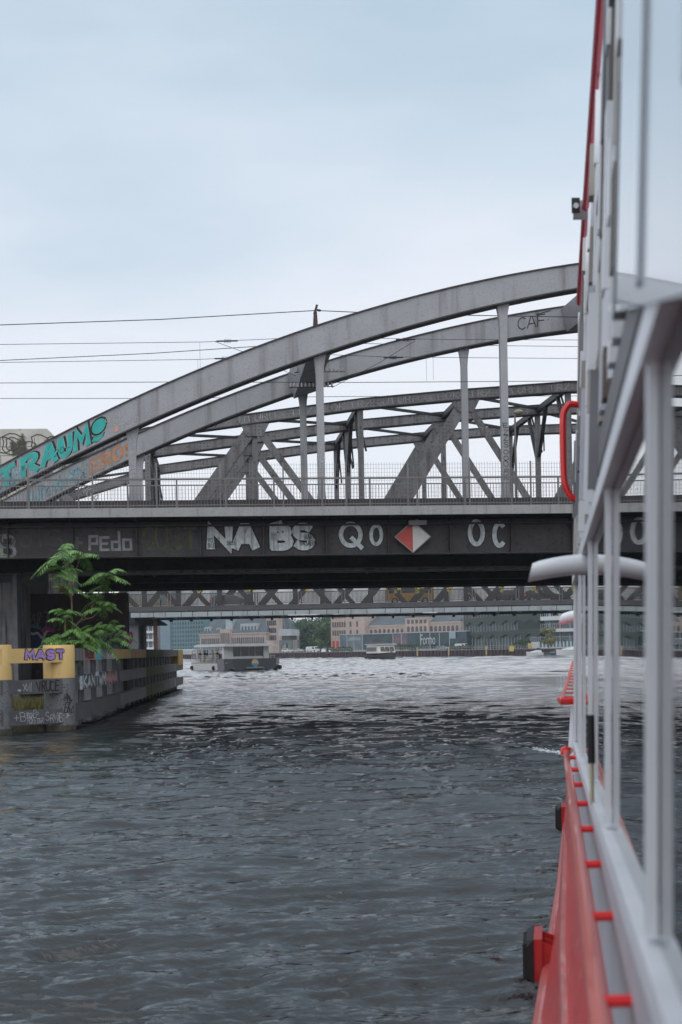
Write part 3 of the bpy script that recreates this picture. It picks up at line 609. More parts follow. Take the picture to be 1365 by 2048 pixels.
# ================================================================== CATENARY
mq = FA.sz(631, 660, 4.5)[0]; mz = zpix(632, 612, 4.5)
ms = thing('catenary_mast', 'red and dark steel mast tip rising above the front arch with the top cable', 'mast', FA.W(mq, 4.5, z1t(mq)-.3))
g = MB(); g.beam(FA.W(mq-.13, 4.5, z1t(mq)-.4), FA.W(mq-.02, 4.5, mz-.25), .08, .08); part('left_post', g, wireM, ms)
g = MB(); g.beam(FA.W(mq+.13, 4.5, z1t(mq)-.4), FA.W(mq+.02, 4.5, mz-.25), .14, .1); part('red_post', g, rustM, ms)
g = MB(); g.beam(FA.W(mq-.03, 4.5, mz-.35), FA.W(mq+.1, 4.5, mz+.05), .12, .1); g.tube([FA.W(mq+.1, 4.4, mz-.2), FA.W(mq+.22, 4.3, mz-.25)], .05); part('clamp', g, wireM, ms)
def wire(pts, t, lab, r_=.015, ins=(), drops=()):
    P = [FA.sz(x, y, t) for x, y in pts]
    (qa, za), (qb, zb) = P[0], P[1]; ql = -60; zl = za+(zb-za)/(qb-qa)*(ql-qa)
    if pts[0][0] <= 1: P = [(ql, zl)]+P
    (qa, za), (qb, zb) = P[-2], P[-1]
    if pts[-1][0] >= 1130: P = P+[(90, zb+(zb-za)/(qb-qa)*(90-qb))]
    tt = thing('overhead_wire', lab, 'cable', FA.W(P[0][0], t, P[0][1]), 'overhead railway wires above the bridge')
    g = MB(); g.tube([FA.W(q, t, z) for q, z in P], r_, 5); part('cable', g, wireM, tt)
    for x, y in ins:
        q, z = FA.sz(x, y, t); g = MB(); g.tube([FA.W(q-.45, t, z-.01), FA.W(q+.45, t, z+.01)], .035, 6)
        for k_ in range(5): g.tube([FA.W(q-.12+k_*.06, t, z), FA.W(q-.1+k_*.06, t, z)], .09, 8)
        part('insulator', g, wireM, tt)
    for x, y, y2 in drops:
        q, z = FA.sz(x, y, t); g = MB(); g.tube([FA.W(q, t, z), FA.W(q, t, FA.sz(x, y2, t)[1])], .006, 4); part('dropper', g, meshM, tt)
wire([(0, 650), (320, 639), (632, 621), (724, 625), (898, 630), (1140, 634)], 4.5, 'topmost overhead cable, running over the tip of the mast', .02)
wire([(0, 689), (408, 684), (560, 677), (650, 672)], 3.0, 'overhead cable with a black insulator in the open sky left of the arch', .012, ins=((455, 682),), drops=((400, 684, 762),))
wire([(0, 721), (300, 707), (540, 691), (640, 684)], 18, 'second cable from the top at the left edge, sloping up behind the arch', .02)
wire([(0, 725), (395, 719), (520, 713)], 6, 'cable with an insulator meeting the front arch just below the sloping cable', .012, ins=((450, 717),), drops=((396, 719, 765),))
wire([(0, 766), (350, 764), (700, 765), (1140, 762)], 5.5, 'straight contact wire, second lowest at the left edge', .015)
wire([(0, 797), (300, 797), (700, 793), (1140, 792)], 17, 'lowest straight contact wire at the left edge', .015)
wire([(715, 676), (900, 679), (1140, 680)], 6, 'cable with insulator crossing the rear arch on the right', .012, ins=((812, 679),), drops=((866, 680, 760),))
wire([(660, 686), (900, 690), (1140, 693)], 18, 'plain cable between the arches on the right, above the dropper', .015)
wire([(650, 709), (780, 714), (1140, 717)], 7, 'cable with insulator just under the rear arch on the right', .012, ins=((787, 715),), drops=((853, 716, 762),))
wire([(430, 683), (490, 705), (592, 752)], 5, 'slack wire slanting down to the insulator row under the arch', .012)
wire([(665, 775), (760, 725), (830, 682)], 5, 'slack wire slanting up to the right from the insulator row', .012)
for j, (xa, xb, y) in enumerate(((590, 690, 745), (578, 668, 775))):
    tt = thing('insulator_row', ('upper' if j == 0 else 'lower')+' row of pale bell insulators on a bar beside the front arch hanger', 'insulators', FA.W(FA.sz(xa, y, 4)[0], 4, zpix(xa, y, 4)), 'insulator rows under the arch')
    g = MB(); qa, za = FA.sz(xa, y, 4); qb, zb = FA.sz(xb, y-2, 4); g.tube([FA.W(qa, 4, za), FA.W(qb, 4, zb)], .02, 5); part('bar', g, wireM, tt)
    for k_ in range(12):
        q = qa+(qb-qa)*(k_+.5)/12; g = MB(); g.lathe(FA.W(q, 4, za+.01), [(.02, 0), (.05, .03), (.04, .08), (.05, .11), (.02, .2)], 8); part('insulator', g, insM, tt)
# ================================================================== ROAD BRIDGE C
FC = Frame(0, 165, 0.0)
zc_rt = FC.sz(700, 1181, 0)[1]; zc_dt = FC.sz(700, 1206, 0)[1]; zc_db = FC.sz(700, 1217, 0)[1]
cb = thing('road_bridge', 'steel truss road bridge with railing and traffic seen beneath the railway bridges', 'bridge', FC.W(0, 6, zc_db))
CL = FC.sz(235, 1200, 0)[0]; CR = 75
brownS = mat('dark_brown_steel', (.04, .034, .034), .6, .1, .2, .7); gravS = mat('grey_brown_fascia', (.09, .085, .09), .6, .1, .2, .7)
g = MB(); g.fbox(FC, CL-10, CR, 0, .3, zc_db+.12, zc_dt); g.fbox(FC, CL-10, CR, -.12, .42, zc_db+.02, zc_db+.115); part('edge_girder', g, gravS, cb)
g = MB(); g.fbox(FC, CL-10, CR, .31, 13, zc_db+.15, zc_dt-.25); part('deck', g, steelU, cb)
g = MB(); g.fbox(FC, CL-10, CR, .45, 12.7, zc_db-.27, zc_db+.01); part('lower_girder', g, steelD, cb)
g = MB(); g.fbox(FC, CL, CR, .02, .1, zc_rt-.1, zc_rt); g.fbox(FC, CL, CR, .03, .09, zc_dt+.12, zc_dt+.18)
q = CL; i = 0
while q < 50: g.fbox(FC, q-.035, q+.035, .04, .08, zc_dt+.19, zc_rt-.11); q += .15
part('railing', g, mat('dark_railing', (.07, .062, .062), .6, .1, .15, 2), cb)
g = MB(); q = CL+1.0; PW = FC.sz(789, 1200, 0)[0]-FC.sz(702, 1200, 0)[0]
while q < 60: g.fbox(FC, q-.22, q-.1, -.1, .015, zc_dt-.2, zc_rt-.02); g.fbox(FC, q+.1, q+.22, -.1, .015, zc_dt-.2, zc_rt-.02); q += PW
part('railing_posts', g, railM, cb)
qd = FC.sz(515, 1208, 2)[0]
for ti, t in enumerate((2.2, 10.5)):
    ph = (0, 3.1, 6.2)[ti]; per = 8.9
    for k_ in range(-3, 8):
        q = qd+ph+k_*per
        for s_ in (-1, 1):
            g = MB(); a = (q+s_*.25, zc_dt-.2); b = (q+s_*per/2, zc_dt+4.6); wd = .5 if s_ > 0 else .38
            g.fprism(FC, [(a[0]-wd, a[1]), (a[0]+wd, a[1]), (b[0]+wd, b[1]), (b[0]-wd, b[1])], t, t+.3); part('diagonal', g, brownS, cb)
        g = MB(); g.fbox(FC, q+per/2-.3, q+per/2+.3, t+.31, t+.5, zc_dt-.2, zc_dt+4.6); part('vertical', g, brownS, cb)
    g = MB(); g.fbox(FC, CL-10, CR, t-.02, t+.52, zc_dt+4.6, zc_dt+5.1); part('top_chord', g, brownS, cb)
M_ = Marks(lambda u, v, o: FC.W(u, 2.2-o, v), .02); rg = random.Random(3)
for px_ in (395, 500, 612, 790, 840, 895, 1065, 1150, 1000):
    for j in range(3): a, b = FC.sz(px_+rg.uniform(-8, 8), 1176+j*5, 2.2); M_.text(rg.choice('SZKEW'), a, b, .35, .35, .1, jit=.3, seed=px_+j)
M_.done('yellow_tags', yellowP, cb)
M_ = Marks(lambda u, v, o: FC.W(u, -.01-o, v), .02)
a, b = FC.sz(372, 1225, 0); 
a, b = FC.sz(1064, 1213.5, 0); M_.text('KTIASOM', a, b-.1, .36, .3, .06, jit=.2); M_.done('white_tag', chalkP, cb)
M_ = Marks(lambda u, v, o: FC.W(u, .45-o, v), .02); a, b = FC.sz(372, 1226, .4); M_.text('OSCAR', a, b, .5, .7, .09, gap=.3); a, b = FC.sz(461, 1225, .4); M_.text('BROZ"', a, b, .5, .7, .09, gap=.3); M_.done('white_tag', chalkP, cb)
a, b = FC.sz(253, 1185, 12.8); a2, b2 = FC.sz(362, 1210, 12.8)
g = MB(); g.fbox(FC, a, 60, 12.75, 12.85, zc_dt-.1, b+.9); part('site_screen', g, mat('grey_screen', (.9, .9, .9), .8, 0, .25, .25, streak=((.12, .13, .12), .6, .5, .6)), cb)
g = MB(); g.fbox(FC, a, a2, 12.5, 12.6, zc_dt-.1, b+.4); part('hoarding', g, mat('pale_hoarding', (.42, .42, .42), .7, 0, .1, 1, streak=((.2, .2, .2), 6, .5, .5)), cb)
M_ = Marks(lambda u, v, o: FC.W(u, 12.48-o, v), .02); M_.text('SMAE', a+.5, zc_dt+.3, 1.2, 1.1, .14, gap=.4, jit=.2); M_.done('yellow_tags', yellowP, cb)
# pale box girder bridge farther on
FD = Frame(0, 159, 0.0)
zt = FD.sz(700, 1218.3, 0)[1]; zb = FD.sz(700, 1227.5, 0)[1]; zu = FD.sz(700, 1237, 9)[1]
db = thing('footbridge', 'pale grey panelled beam with dark underside running low along the road bridge', 'bridge', FD.W(0, 4, zb))
g = MB(); QA_ = FD.sz(262, 1230, 0)[0]
g.fbox(FD, QA_, 90, 0, .4, zb, zt); part('box_girder', g, mat('pale_blue_grey_cladding', (.36, .39, .4), .6, 0, .12, .5, streak=((.2, .2, .2), 1.5, .55, .5)), db)
g = MB(); q = QA_+1
while q < 85: g.fbox(FD, q, q+.06, -.02, -.002, zb, zt); q += random.uniform(1.2, 2.1)
part('panel_joints', g, steelU, db)
g = MB(); g.fbox(FD, QA_, 90, .42, 10, zu+.2, zb-.05)
q = QA_
while q < 90: g.fbox(FD, q, q+.5, -.1, 1, zb-.25, zb-.06); g.fbox(FD, q+.8, q+1.0, 9, 11, zu, zu+.2); q += 2.4
part('underside', g, steelU, db)
g = MB(); a = FD.sz(307, 1250, 2)[0]; b = FD.sz(314, 1250, 2)[0]; g.fbox(FD, a, b, 2, 2.5, 0, zb-.3); solo('steel_pile', g, rustM, 'rusty red steel pile standing at the left under the pale panelled beam', 'pile')
# ================================================================== LEFT BANK
soilM = mat('dry_bank_soil', (.10, .085, .055), .95, 0, .4, 3, speck=((.05, .07, .025), 6, .5, .8), bump=.6)
g = MB(); secs = []
for y, x1 in ((46.8, -9.6), (60, -10.1), (80, -11.2), (104, -12.6)): secs.append([(-70, y, -1), (x1+.3, y, -1), (x1-.5, y, .55), (-70, y, .8)])
g.loft(secs); struct('riverbank', g, soilM)
grassM = mat('dry_grass', (.13, .11, .04), .9, 0, .4, 3, island=.5)
g = MB(); rg = random.Random(2)
for i in range(5200):
    y = rg.uniform(47.2, 58) ; x = rg.uniform(-15, -10.3-(y-47)*.05); h = rg.uniform(.12, .45); a = rg.uniform(0, 6.28); w_ = .02; dx, dy = math.cos(a)*w_, math.sin(a)*w_; lx, ly = rg.uniform(-.15, .15), rg.uniform(-.15, .15)
    g.add([(x-dx, y-dy, .55), (x+dx, y+dy, .55), (x+lx, y+ly, .55+h)], [(0, 1, 2)])
o = struct('grass', g, grassM, 'stuff')
# --- concrete guide wall: dolphins + beams
conc2 = mat('dark_wet_concrete', (.15, .15, .155), .8, 0, .2, 1.5, speck=((.05, .05, .055), 12, .57, .8), bump=.3, streak=((.28, .27, .26), 4, .62, .6))
beamM = mat('black_weathered_beam', (.085, .083, .088), .7, 0, .3, 1.5, streak=((.13, .12, .11), 3, .58, .6), bump=.25)
yelM = mat('faded_yellow_paint', (.66, .44, .17), .65, 0, .1, 1.2, streak=((.5, .26, .06), 3, .6, .6), speck=((.3, .2, .1), 20, .68, .6))
def wpt(px, D, z): a, b = unp(px, 1300); return (a*D, D, z)
gw_D = 47.6
DP = []
for j, (pxc, wpx, D, lab) in enumerate(((118, 62, 47.2, 'round concrete mooring post with a yellow top, at the near end of the guide wall'), (-8, 62, 45.3, 'round concrete mooring post with a yellow top, cut by the left edge of the picture'))):
    a, b = unp(pxc, 1300); x = a*D; r_ = wpx*D/F/2; zt = EYE+(unp(pxc, 1290)[1])*D; zy = EYE+(unp(pxc, 1356 if j == 0 else 1360)[1])*D
    t = thing('mooring_post', lab, 'mooring post', (x, D, 0), 'yellow topped mooring posts'); DP.append((x, D, r_, zt))
    g = MB(); g.lathe((x, D, 0), [(r_, -1.5), (r_, zy)], 40); part('shaft', g, conc2, t, smooth=True)
    g = MB(); g.lathe((x, D, 0), [(r_+.005, -.2), (r_+.006, .1), (r_+.004, .2)], 40); part('algae_band', g, mat('wet_algae', (.05, .042, .025), .5, 0, .5, 5), t, smooth=True)
    g = MB(); g.lathe((x, D, 0), [(r_+.004, zy+.002), (r_+.004, zt-.04), (r_-.02, zt)], 40); part('yellow_top', g, yelM, t, smooth=True)
# beams between the two posts, fixed to their river side
nb = thing('post_crossbeams', 'three horizontal beams joining the two yellow topped mooring posts, the top one yellow', 'guard beams', (DP[1][0], DP[1][1], 0))
xa, ya = DP[1][0]+.25, DP[1][1]-.45; xb, yb = DP[0][0]+.2, DP[0][1]-.50
class LF(Frame): pass
FN = Frame(xa, ya, math.atan2(yb-ya, xb-xa)); LN = math.hypot(xb-xa, yb-ya)
for (yt, yb_, m_, nm) in ((1297, 1326, yelM, 'yellow_beam'), (1360, 1388, beamM, 'middle_beam'), (1421, 1450, beamM, 'lower_beam')):
    z1 = FN.sz(60, yt, 0)[1]; z0 = FN.sz(60, yb_, 0)[1]; g = MB(); g.fbox(FN, 0, LN, 0, .3, z0, z1); part(nm, g, m_, nb)
nfn = lambda u, v, o: FN.W(u, -o, v)
q0, z0 = FN.sz(47, 1324, 0); q1, z1 = FN.sz(131, 1299, 0)
M_ = Marks(nfn, .006); M_.text('MAST', q0+.1, z0+.1, (z1-z0)*.62, (q1-q0-.15)/5.0, .16, .34, 0, .03, 2); M_.done('graffiti_outline', blackP, nb)
M_ = Marks(nfn, .02); M_.text('MAST', q0+.1, z0+.1, (z1-z0)*.62, (q1-q0-.15)/5.0, .1, .34, 0, .03, 2); M_.done('graffiti', purpleP, nb, 'purple block letters MAST')
q0, z0 = FN.sz(28, 1444, 0); q1, z1 = FN.sz(46, 1426, 0); hh = z1-z0
M_ = Marks(nfn, .006); M_.text('+BR', q0, z0, hh, .22, .02, .2, 0, .15, 3); q, z = FN.sz(54, 1436, 0); M_.text('BOEP', q, z, .2, .11, .016, .1, 0, .2, 4); M_.text('MONSTAR', q, z-.2, .18, .085, .016, .1, 0, .2, 5)
q, z = FN.sz(91, 1442, 0); M_.text('SRW.', q, z, .24, .16, .02, .1, 0, .25, 6); q, z = FN.sz(114, 1444, 0); M_.text('XB', q, z, .34, .14, .02, -.3, 0, .2, 7); q, z = FN.sz(47, 1383, 0); M_.text('XWI', q, z, .24, .13, .02, .0, 0, .2, 8); q, z = FN.sz(35, 1383, 0); M_.poly([(q, z), (q+.12, z), (q+.12, z+.06), (q, z+.06)]); M_.done('white_tag', chalkP, nb, 'white marker tags on the lower beams')
M_ = Marks(nfn, .006); q, z = FN.sz(75, 1382, 0); M_.text('VRUCE', q, z, .3, .16, .045, .1, 0, .2, 9); M_.done('black_tag', blackP, nb)
x, D, r_, zt = DP[0]
M_ = Marks(lambda u, v, o: (x+(r_+.004+o)*math.sin(u/r_), D-(r_+.004+o)*math.cos(u/r_), v), .006)
M_.text('MAL', .25, 1.0, .22, .1, .03, .1, 0, .3, 3); M_.text('EKC', .23, .6, .3, .1, .03, .1, 0, .4, 5); M_.done('black_tag', blackP, bpy.data.objects['mooring_post'])
M_ = Marks(lambda u, v, o: (x+(r_+.004+o)*math.sin(u/r_), D-(r_+.004+o)*math.cos(u/r_), v), .006); M_.text('>', .18, .42, .2, .22, .02); M_.done('white_arrow', chalkP, bpy.data.objects['mooring_post'])
# long guide wall running away under the bridges
xa, ya = DP[0][0]+.50, DP[0][1]-.05; a_, _ = unp(366, 1300); xb, yb = a_*103, 103
FG = Frame(xa, ya, math.atan2(yb-ya, xb-xa)); LG = math.hypot(xb-xa, yb-ya)
gwl = thing('guide_wall', 'long timber and concrete guide wall of three beams running under the bridge', 'guide wall', (xa, ya, 0))
mossM = mat('mossy_beam', (.075, .085, .03), .9, 0, .4, 2, streak=((.16, .2, .06), 3, .45, .8)); timM = mat('streaked_timber', (.11, .095, .085), .8, 0, .3, 2, streak=((.36, .33, .3), 1.3, .55, .8))
zA = {}
def gz(px, py): return FG.sz(px, py, 0)
qe = LG
# z of the beams (level): measured at the near end
zt0, zt1 = gz(152, 1322)[1], gz(152, 1296)[1]; zm0, zm1 = gz(152, 1381)[1], gz(152, 1353)[1]; zl0, zl1 = gz(152, 1443)[1], gz(152, 1412)[1]
def qpx(px): return gz(px, 1310)[0]
SEG = [(152, 168, mat('grey_streaked', (.17, .165, .17), .8, 0, .2, 3, streak=((.05, .05, .06), 6, .5, .8))), (168, 192, salmonP), (192, 203, cyanP), (203, 214, mat('grey_paint', (.2, .2, .21))), (214, 229, mat('pinkish_white', (.5, .45, .45), .7, 0, .2, 3, streak=((.35, .06, .1), 4, .55, .8))), (229, 262, yelM), (262, 293, mat('ochre_paint', (.42, .25, .12), .7, 0, .2, 2, streak=((.5, .45, .42), 2, .55, .8))), (293, 327, mossM), (327, 357, timM)]
ye = 1300
g = MB(); g.fbox(FG, 0, LG, .012, .42, zt0, zt1); part('top_beam', g, beamM, gwl)
for i, (a, b, m_) in enumerate(SEG):
    g = MB(); g.fbox(FG, max(0, qpx(a)), qpx(b), 0, .012, zt0+.01, zt1-.01); part('painted_face', g, m_, gwl)
g = MB(); g.fbox(FG, qpx(357), LG+.03, -.012, .42, zt0-.6, zt1+.01); part('end_plate', g, mat('orange_ochre', (.5, .3, .08), .7, 0, .2, 2, streak=((.2, .1, .03), 3, .5, .7)), gwl)
for z0, z1, nm in ((zm0, zm1, 'middle_beam'), (zl0, zl1, 'lower_beam')):
    for a, b, m_ in ((150, 240, beamM), (240, 292, mat('grey_beam', (.18, .17, .175), .75, 0, .2, 2)), (292, 327, mossM), (327, 366, timM)):
        g = MB(); q1 = min(LG, qpx(b)) if b < 366 else LG; g.fbox(FG, max(0, qpx(a)), q1, .0, .4, z0, z1); part(nm, g, m_, gwl)
M_ = Marks(lambda u, v, o: FG.W(u, -o, v), .01); rgl = random.Random(4)
M_.text('SKANTWM', qpx(158), zm0+.06, zm1-zm0-.1, .9, .16, .2, 0, .2, 3); M_.done('white_graffiti', silverP, gwl)
M_ = Marks(lambda u, v, o: FG.W(u, -o, v), .016); M_.text('MAMA', qpx(211), zm0+.05, zm1-zm0-.1, .9, .22, .12, 0, .2, 3); M_.done('pink_graffiti', mat('pink_spray', (.5, .25, .25)), gwl)
M_ = Marks(lambda u, v, o: FG.W(u, -o, v), .01); M_.text('PRESSO', qpx(171), zt0+.08, .2, .3, .05, .3, 0, .2, 3); M_.text('VVVVVV', qpx(171), zt0+.32, .1, .3, .05, .3, 0, .2, 3); M_.done('dark_red_tag', mat('dark_red_ink', (.12, .02, .02)), gwl)
# posts
q = .35; i = 0
while q < LG:
    g = MB(); w_ = 1.7 if i < 6 else .6; g.fbox(FG, q, q+w_, .43, .8, -1.5, zt1-.05); part('post', g, mat('post_concrete', (.17, .17, .18), .8, 0, .25, 1.5, streak=((.03,.03,.035), 4, .5, .7)) if i < 7 else beamM, gwl); q += 3.6 if i < 6 else 2.2; i += 1
    if i in (1, 3, 4):
        M_ = Marks(lambda u, v, o: FG.W(u, .43-o, v), .01); M_.scribble(q-3.2, zm1+.1, .4, .5, 3, .05, i); M_.done('post_graffiti', cyanP if i == 1 else chalkP, gwl)
# ---- pier under the bridges
pierM = mat('sooty_brown_pier', (.055, .04, .038), .9, 0, .3, 1.2, speck=((.09, .08, .08), 3, .6, .6), bump=.3, streak=((.1, .09, .09), 1.2, .6, .5))
FPz = Frame(-12.9, 66.4, 0.02)
def PZ(px, py, t=0): return FPz.sz(px, py, t)
qr = PZ(253, 1250)[0]; ql = PZ(38, 1250)[0]; zp = PZ(150, 1187)[1]; zpt = PZ(150, 1147)[1]
pr = thing('bridge_pier', 'dark sooty pier below the railway bridge covered in graffiti near its foot', 'pier', FPz.W((ql+qr)/2, .5, .5))
g = MB(); g.fbox(FPz, ql-1, qr, 0, 1.1, .3, zp); part('pier_wall', g, pierM, pr)
qb = PZ(150, 1170)[0]; g = MB(); g.fbox(FPz, ql-1, PZ(100, 1170)[0], -.08, 1.2, zp+.003, zpt); part('bearing_beam', g, mat('grey_bearing_beam', (.13, .13, .135), .8, 0, .3, 1, speck=((.05, .09, .09), 2, .55, .6)), pr)
g = MB(); g.fbox(FPz, PZ(97, 1170)[0], PZ(148, 1170)[0], -.16, 1.2, zp-.0+.002, zpt); part('painted_bearing', g, mat('dripping_paint', (.75, .72, .72), .7, 0, .2, 2, streak=((.12, .07, .1), 9, .48, .95)), pr)
M_ = Marks(lambda u, v, o: FPz.W(u, -.16-o, v), .01); M_.poly([(PZ(118, 1170)[0]+dx, zp+dz) for dx, dz in ((0, .05), (.35, .05), (.4, .3), (.3, .45), (.1, .3))]); M_.done('red_drips', mat('red_drips', (.4, .1, .07), .7, 0, .4, 6, streak=((.45, .42, .42), 9, .5, .8)), pr)
pf = lambda u, v, o: FPz.W(u, -o, v)
M_ = Marks(pf, .01)
def pp(pts): return [PZ(x, y) for x, y in pts]
M_.poly(pp([(40, 1268), (52, 1262), (70, 1264), (80, 1272), (92, 1266), (90, 1290), (88, 1310), (42, 1310)])); M_.poly(pp([(190, 1272), (205, 1262), (215, 1270), (222, 1300), (192, 1300)])); M_.done('navy_graffiti', blueP, pr)
M_ = Marks(pf, .02); M_.stroke(smooth2(pp([(40, 1266), (52, 1260), (66, 1268), (76, 1266), (86, 1276), (94, 1262)])), .1); M_.stroke(smooth2(pp([(84, 1290), (90, 1266), (98, 1262)])), .08); M_.stroke(smooth2(pp([(190, 1268), (203, 1280), (205, 1300)])), .12)
for k_ in range(6): M_.stroke(smooth2(pp([(222+k_*5, 1256+k_*2), (232+k_*3, 1264), (228+k_*5, 1280-k_*3)])), .09)
M_.done('white_graffiti', chalkP, pr)
M_ = Marks(pf, .03); M_.stroke(smooth2(pp([(86, 1262), (94, 1257), (108, 1261)])), .2); M_.scribble(*PZ(222, 1296), 1.0, .75, 6, .09, 8); M_.done('magenta_graffiti', magP, pr)
M_ = Marks(pf, .04); M_.scribble(*PZ(216, 1297), 1.1, .55, 5, .06, 5); M_.stroke(smooth2(pp([(55, 1256), (66, 1252), (80, 1256)])), .16); M_.done('cyan_graffiti', mat('dark_cyan_spray', (.04, .2, .25), .6), pr)
M_ = Marks(pf, .045); M_.scribble(*PZ(50, 1262), 2.0, .9, 9, .05, 15); M_.done('faint_graffiti', dimP, pr)
# abutment wall at the left, nearer, with paint runs; plus column
FL_ = Frame(-14.7, 60.5, 0.0)
g = MB(); q = FL_.sz(34, 1250)[0]; g.fbox(FL_, -14, FL_.sz(26, 1250)[0], .3, 3.5, .3, FL_.sz(10, 1165)[1]); solo('abutment_wall', g, mat('painted_drips_wall', (.2, .195, .2), .85, 0, .3, 1, streak=((.03, .03, .035), 5, .47, .9), speck=((.3, .28, .28), 2, .62, .5)), 'left abutment wall streaked with runs of grey and black paint beside a steel column', 'wall')
g = MB(); g.fbox(FL_, FL_.sz(26, 1250)[0]+.03, q+.05, -.1, .5, .3, FL_.sz(30, 1146)[1]); solo('bridge_column', g, mat('grey_column', (.16, .155, .16), .7, 0, .3, 2, streak=((.04, .1, .1), 3, .55, .7)), 'narrow grey steel column standing between the abutment wall and the dark pier', 'column')
# end block of arch, sandstone tower left
FT = Frame(-16, 84, .05); a, zt = FT.sz(120, 857, 0); g = MB()
b_, zb2 = FT.sz(0, 985, 0)
stoneM = mat('mossy_sandstone', (.6, .57, .51), .9, 0, .15, .8, speck=((.035, .035, .025), .9, .56, .9), bump=.4, bscale=8, streak=((.05, .05, .035), 1.1, .56, .8))
tw = thing('stone_tower', 'pale mossy stone bridge tower block rising behind the foot of the arch', 'tower', FT.W(a-6, 4, zt-6))
W = FT.W; P = [(a-12, Z_DK-1), (a-.1, Z_DK-1), (a-.1, zt-.75), (a-.75, zt), (a-12, zt)]
g.fprism(FT, P, 0, 7); part('block', g, stoneM, tw)
g = MB()
for k_ in range(1, 8):
    z = zt-.55-k_*.52; g.fbox(FT, a-12, a-.12, -.004, -.001, z, z+.035)
    for j in range(12): q = a-11+j*1.0+(k_ % 2)*.5; g.fbox(FT, q, q+.035, -.004, -.001, z+.04, z+.515) if q < a-.3 else None
part('mortar_joints', g, mat('dark_joint', (.13, .12, .1)), tw)
M_ = Marks(lambda u, v, o: FT.W(u, -o, v), .012)
for cx, cy, rr_ in ((25, 888, .8), (25, 888, .5), (78, 885, .6), (60, 895, .45), (105, 882, .35), (8, 890, .6)):
    c_ = FT.sz(cx, cy, 0); M_.stroke([(c_[0]+rr_*math.cos(i*.6)*(.8+.2*math.sin(i*2.1)), c_[1]+rr_*.8*math.sin(i*.6)) for i in range(12)], .06)
M_.done('old_graffiti', mat('dark_ochre_spray', (.06, .05, .03)), tw)
# pier of the road bridge at the left with grey cabinet
FQ = Frame(0, 163, 0); g = MB(); a = FQ.sz(254, 1270)[0]; b = FQ.sz(277, 1270)[0]; z1 = FQ.sz(265, 1250)[1]; z0 = FQ.sz(265, 1294)[1]
pc = thing('road_bridge_pier', 'grey pier block under the left end of the road bridge', 'pier', FQ.W((a+b)/2, 1, 0))
g.fbox(FQ, a-6, b, 0, 3, -1, z1); part('block', g, mat('grey_pier', (.16, .16, .165), .8, 0, .15, .6), pc)
g = MB(); z2 = FQ.sz(265, 1224)[1]; e_ = FQ.sz(318, 1252)[0]; g.fprism(FQ, [(a-6, z1+.01), (b+.6, z1+.01), (e_-.3, z1+.02), (e_, z1+.12), (b+.2, z2), (a-6, z2)], -.5, 9); part('haunch', g, steelU, pc)
g = MB(); b2 = FQ.sz(285, 1270)[0]; g.fbox(FQ, b+.02, b2, 1.5, 3.5, -1, z1-.02); part('rear_column', g, steelU, pc)
# ================================================================== TREE OF HEAVEN behind the wall
leafM = mat('ailanthus_leaf', (.11, .22, .05), .5, 0, .25, 2, island=.35); leafM.node_tree.nodes['Principled BSDF'].inputs['Subsurface Weight'].default_value = 0
barkM = mat('young_bark', (.19, .12, .08), .7, 0, .2, 6)
def leaf(g, base, d, up, L_, n, rg, droop=.35):
    d = Vector(d).normalized(); side = d.cross(Vector(up)).normalized(); upv = side.cross(d).normalized()
    P = []
    for i in range(n+1):
        f = i/n; P.append(Vector(base)+d*L_*f-Vector((0, 0, 1))*droop*L_*f*f)
    for i in range(1, n+1):
        p = P[i]; dd = (P[i]-P[i-1]).normalized(); f = i/n; ll = L_*.34*math.sin(math.pi*min(1, .25+.72*f))**.6*rg.uniform(.85, 1.1)
        for s_ in (-1, 1):
            o = (side*s_*.88+dd*.4+Vector((0, 0, -1))*rg.uniform(.18, .5)).normalized(); nrm = (dd-o*dd.dot(o)).normalized(); wv = nrm*ll*.15
            cu = Vector((0, 0, -1))*ll*.14
            g.add([p, p+o*ll*.3+wv, p+o*ll*.3-wv, p+o*ll*.68+wv*.8+cu*.5, p+o*ll*.68-wv*.8+cu*.5, p+o*ll+cu*1.6], [(0, 1, 2), (1, 3, 4, 2), (3, 5, 4)])
    for i in range(n): g.beam(P[i], P[i+1], .012, .012)
def T_(px, py, D): a, b = unp(px, py); return Vector((a*D, D, EYE+b*D))
tr = thing('young_tree', 'young green tree with feathery leaves growing behind the guide wall', 'tree', T_(145, 1300, 50.5)); D0 = 50.5
stems = [[(145, 1300, 0), (145, 1250, .1), (144, 1200, 0), (146, 1150, .1), (152, 1142, 0), (160, 1112, .2)], [(144, 1200, 0), (138, 1180, -.2), (133, 1165, -.3), (128, 1112, -.4), (120, 1105, -.5)], [(148, 1255, 0), (162, 1240, .3), (182, 1220, .5), (192, 1200, .5), (205, 1165, .5), (217, 1150, .4)], [(160, 1242, .3), (185, 1235, .1), (200, 1222, .0)], [(131, 1275, -.2), (131, 1240, -.3), (130, 1225, -.2)], [(150, 1290, 0), (185, 1270, .3), (215, 1262, .5)]]
g = MB()
for S in stems:
    n = len(S); g.tube([T_(x, y, D0+dz) for x, y, dz in S], [.035*(1-.7*i/(n-1)) for i in range(n)], 6)
part('trunk', g, barkM, tr)
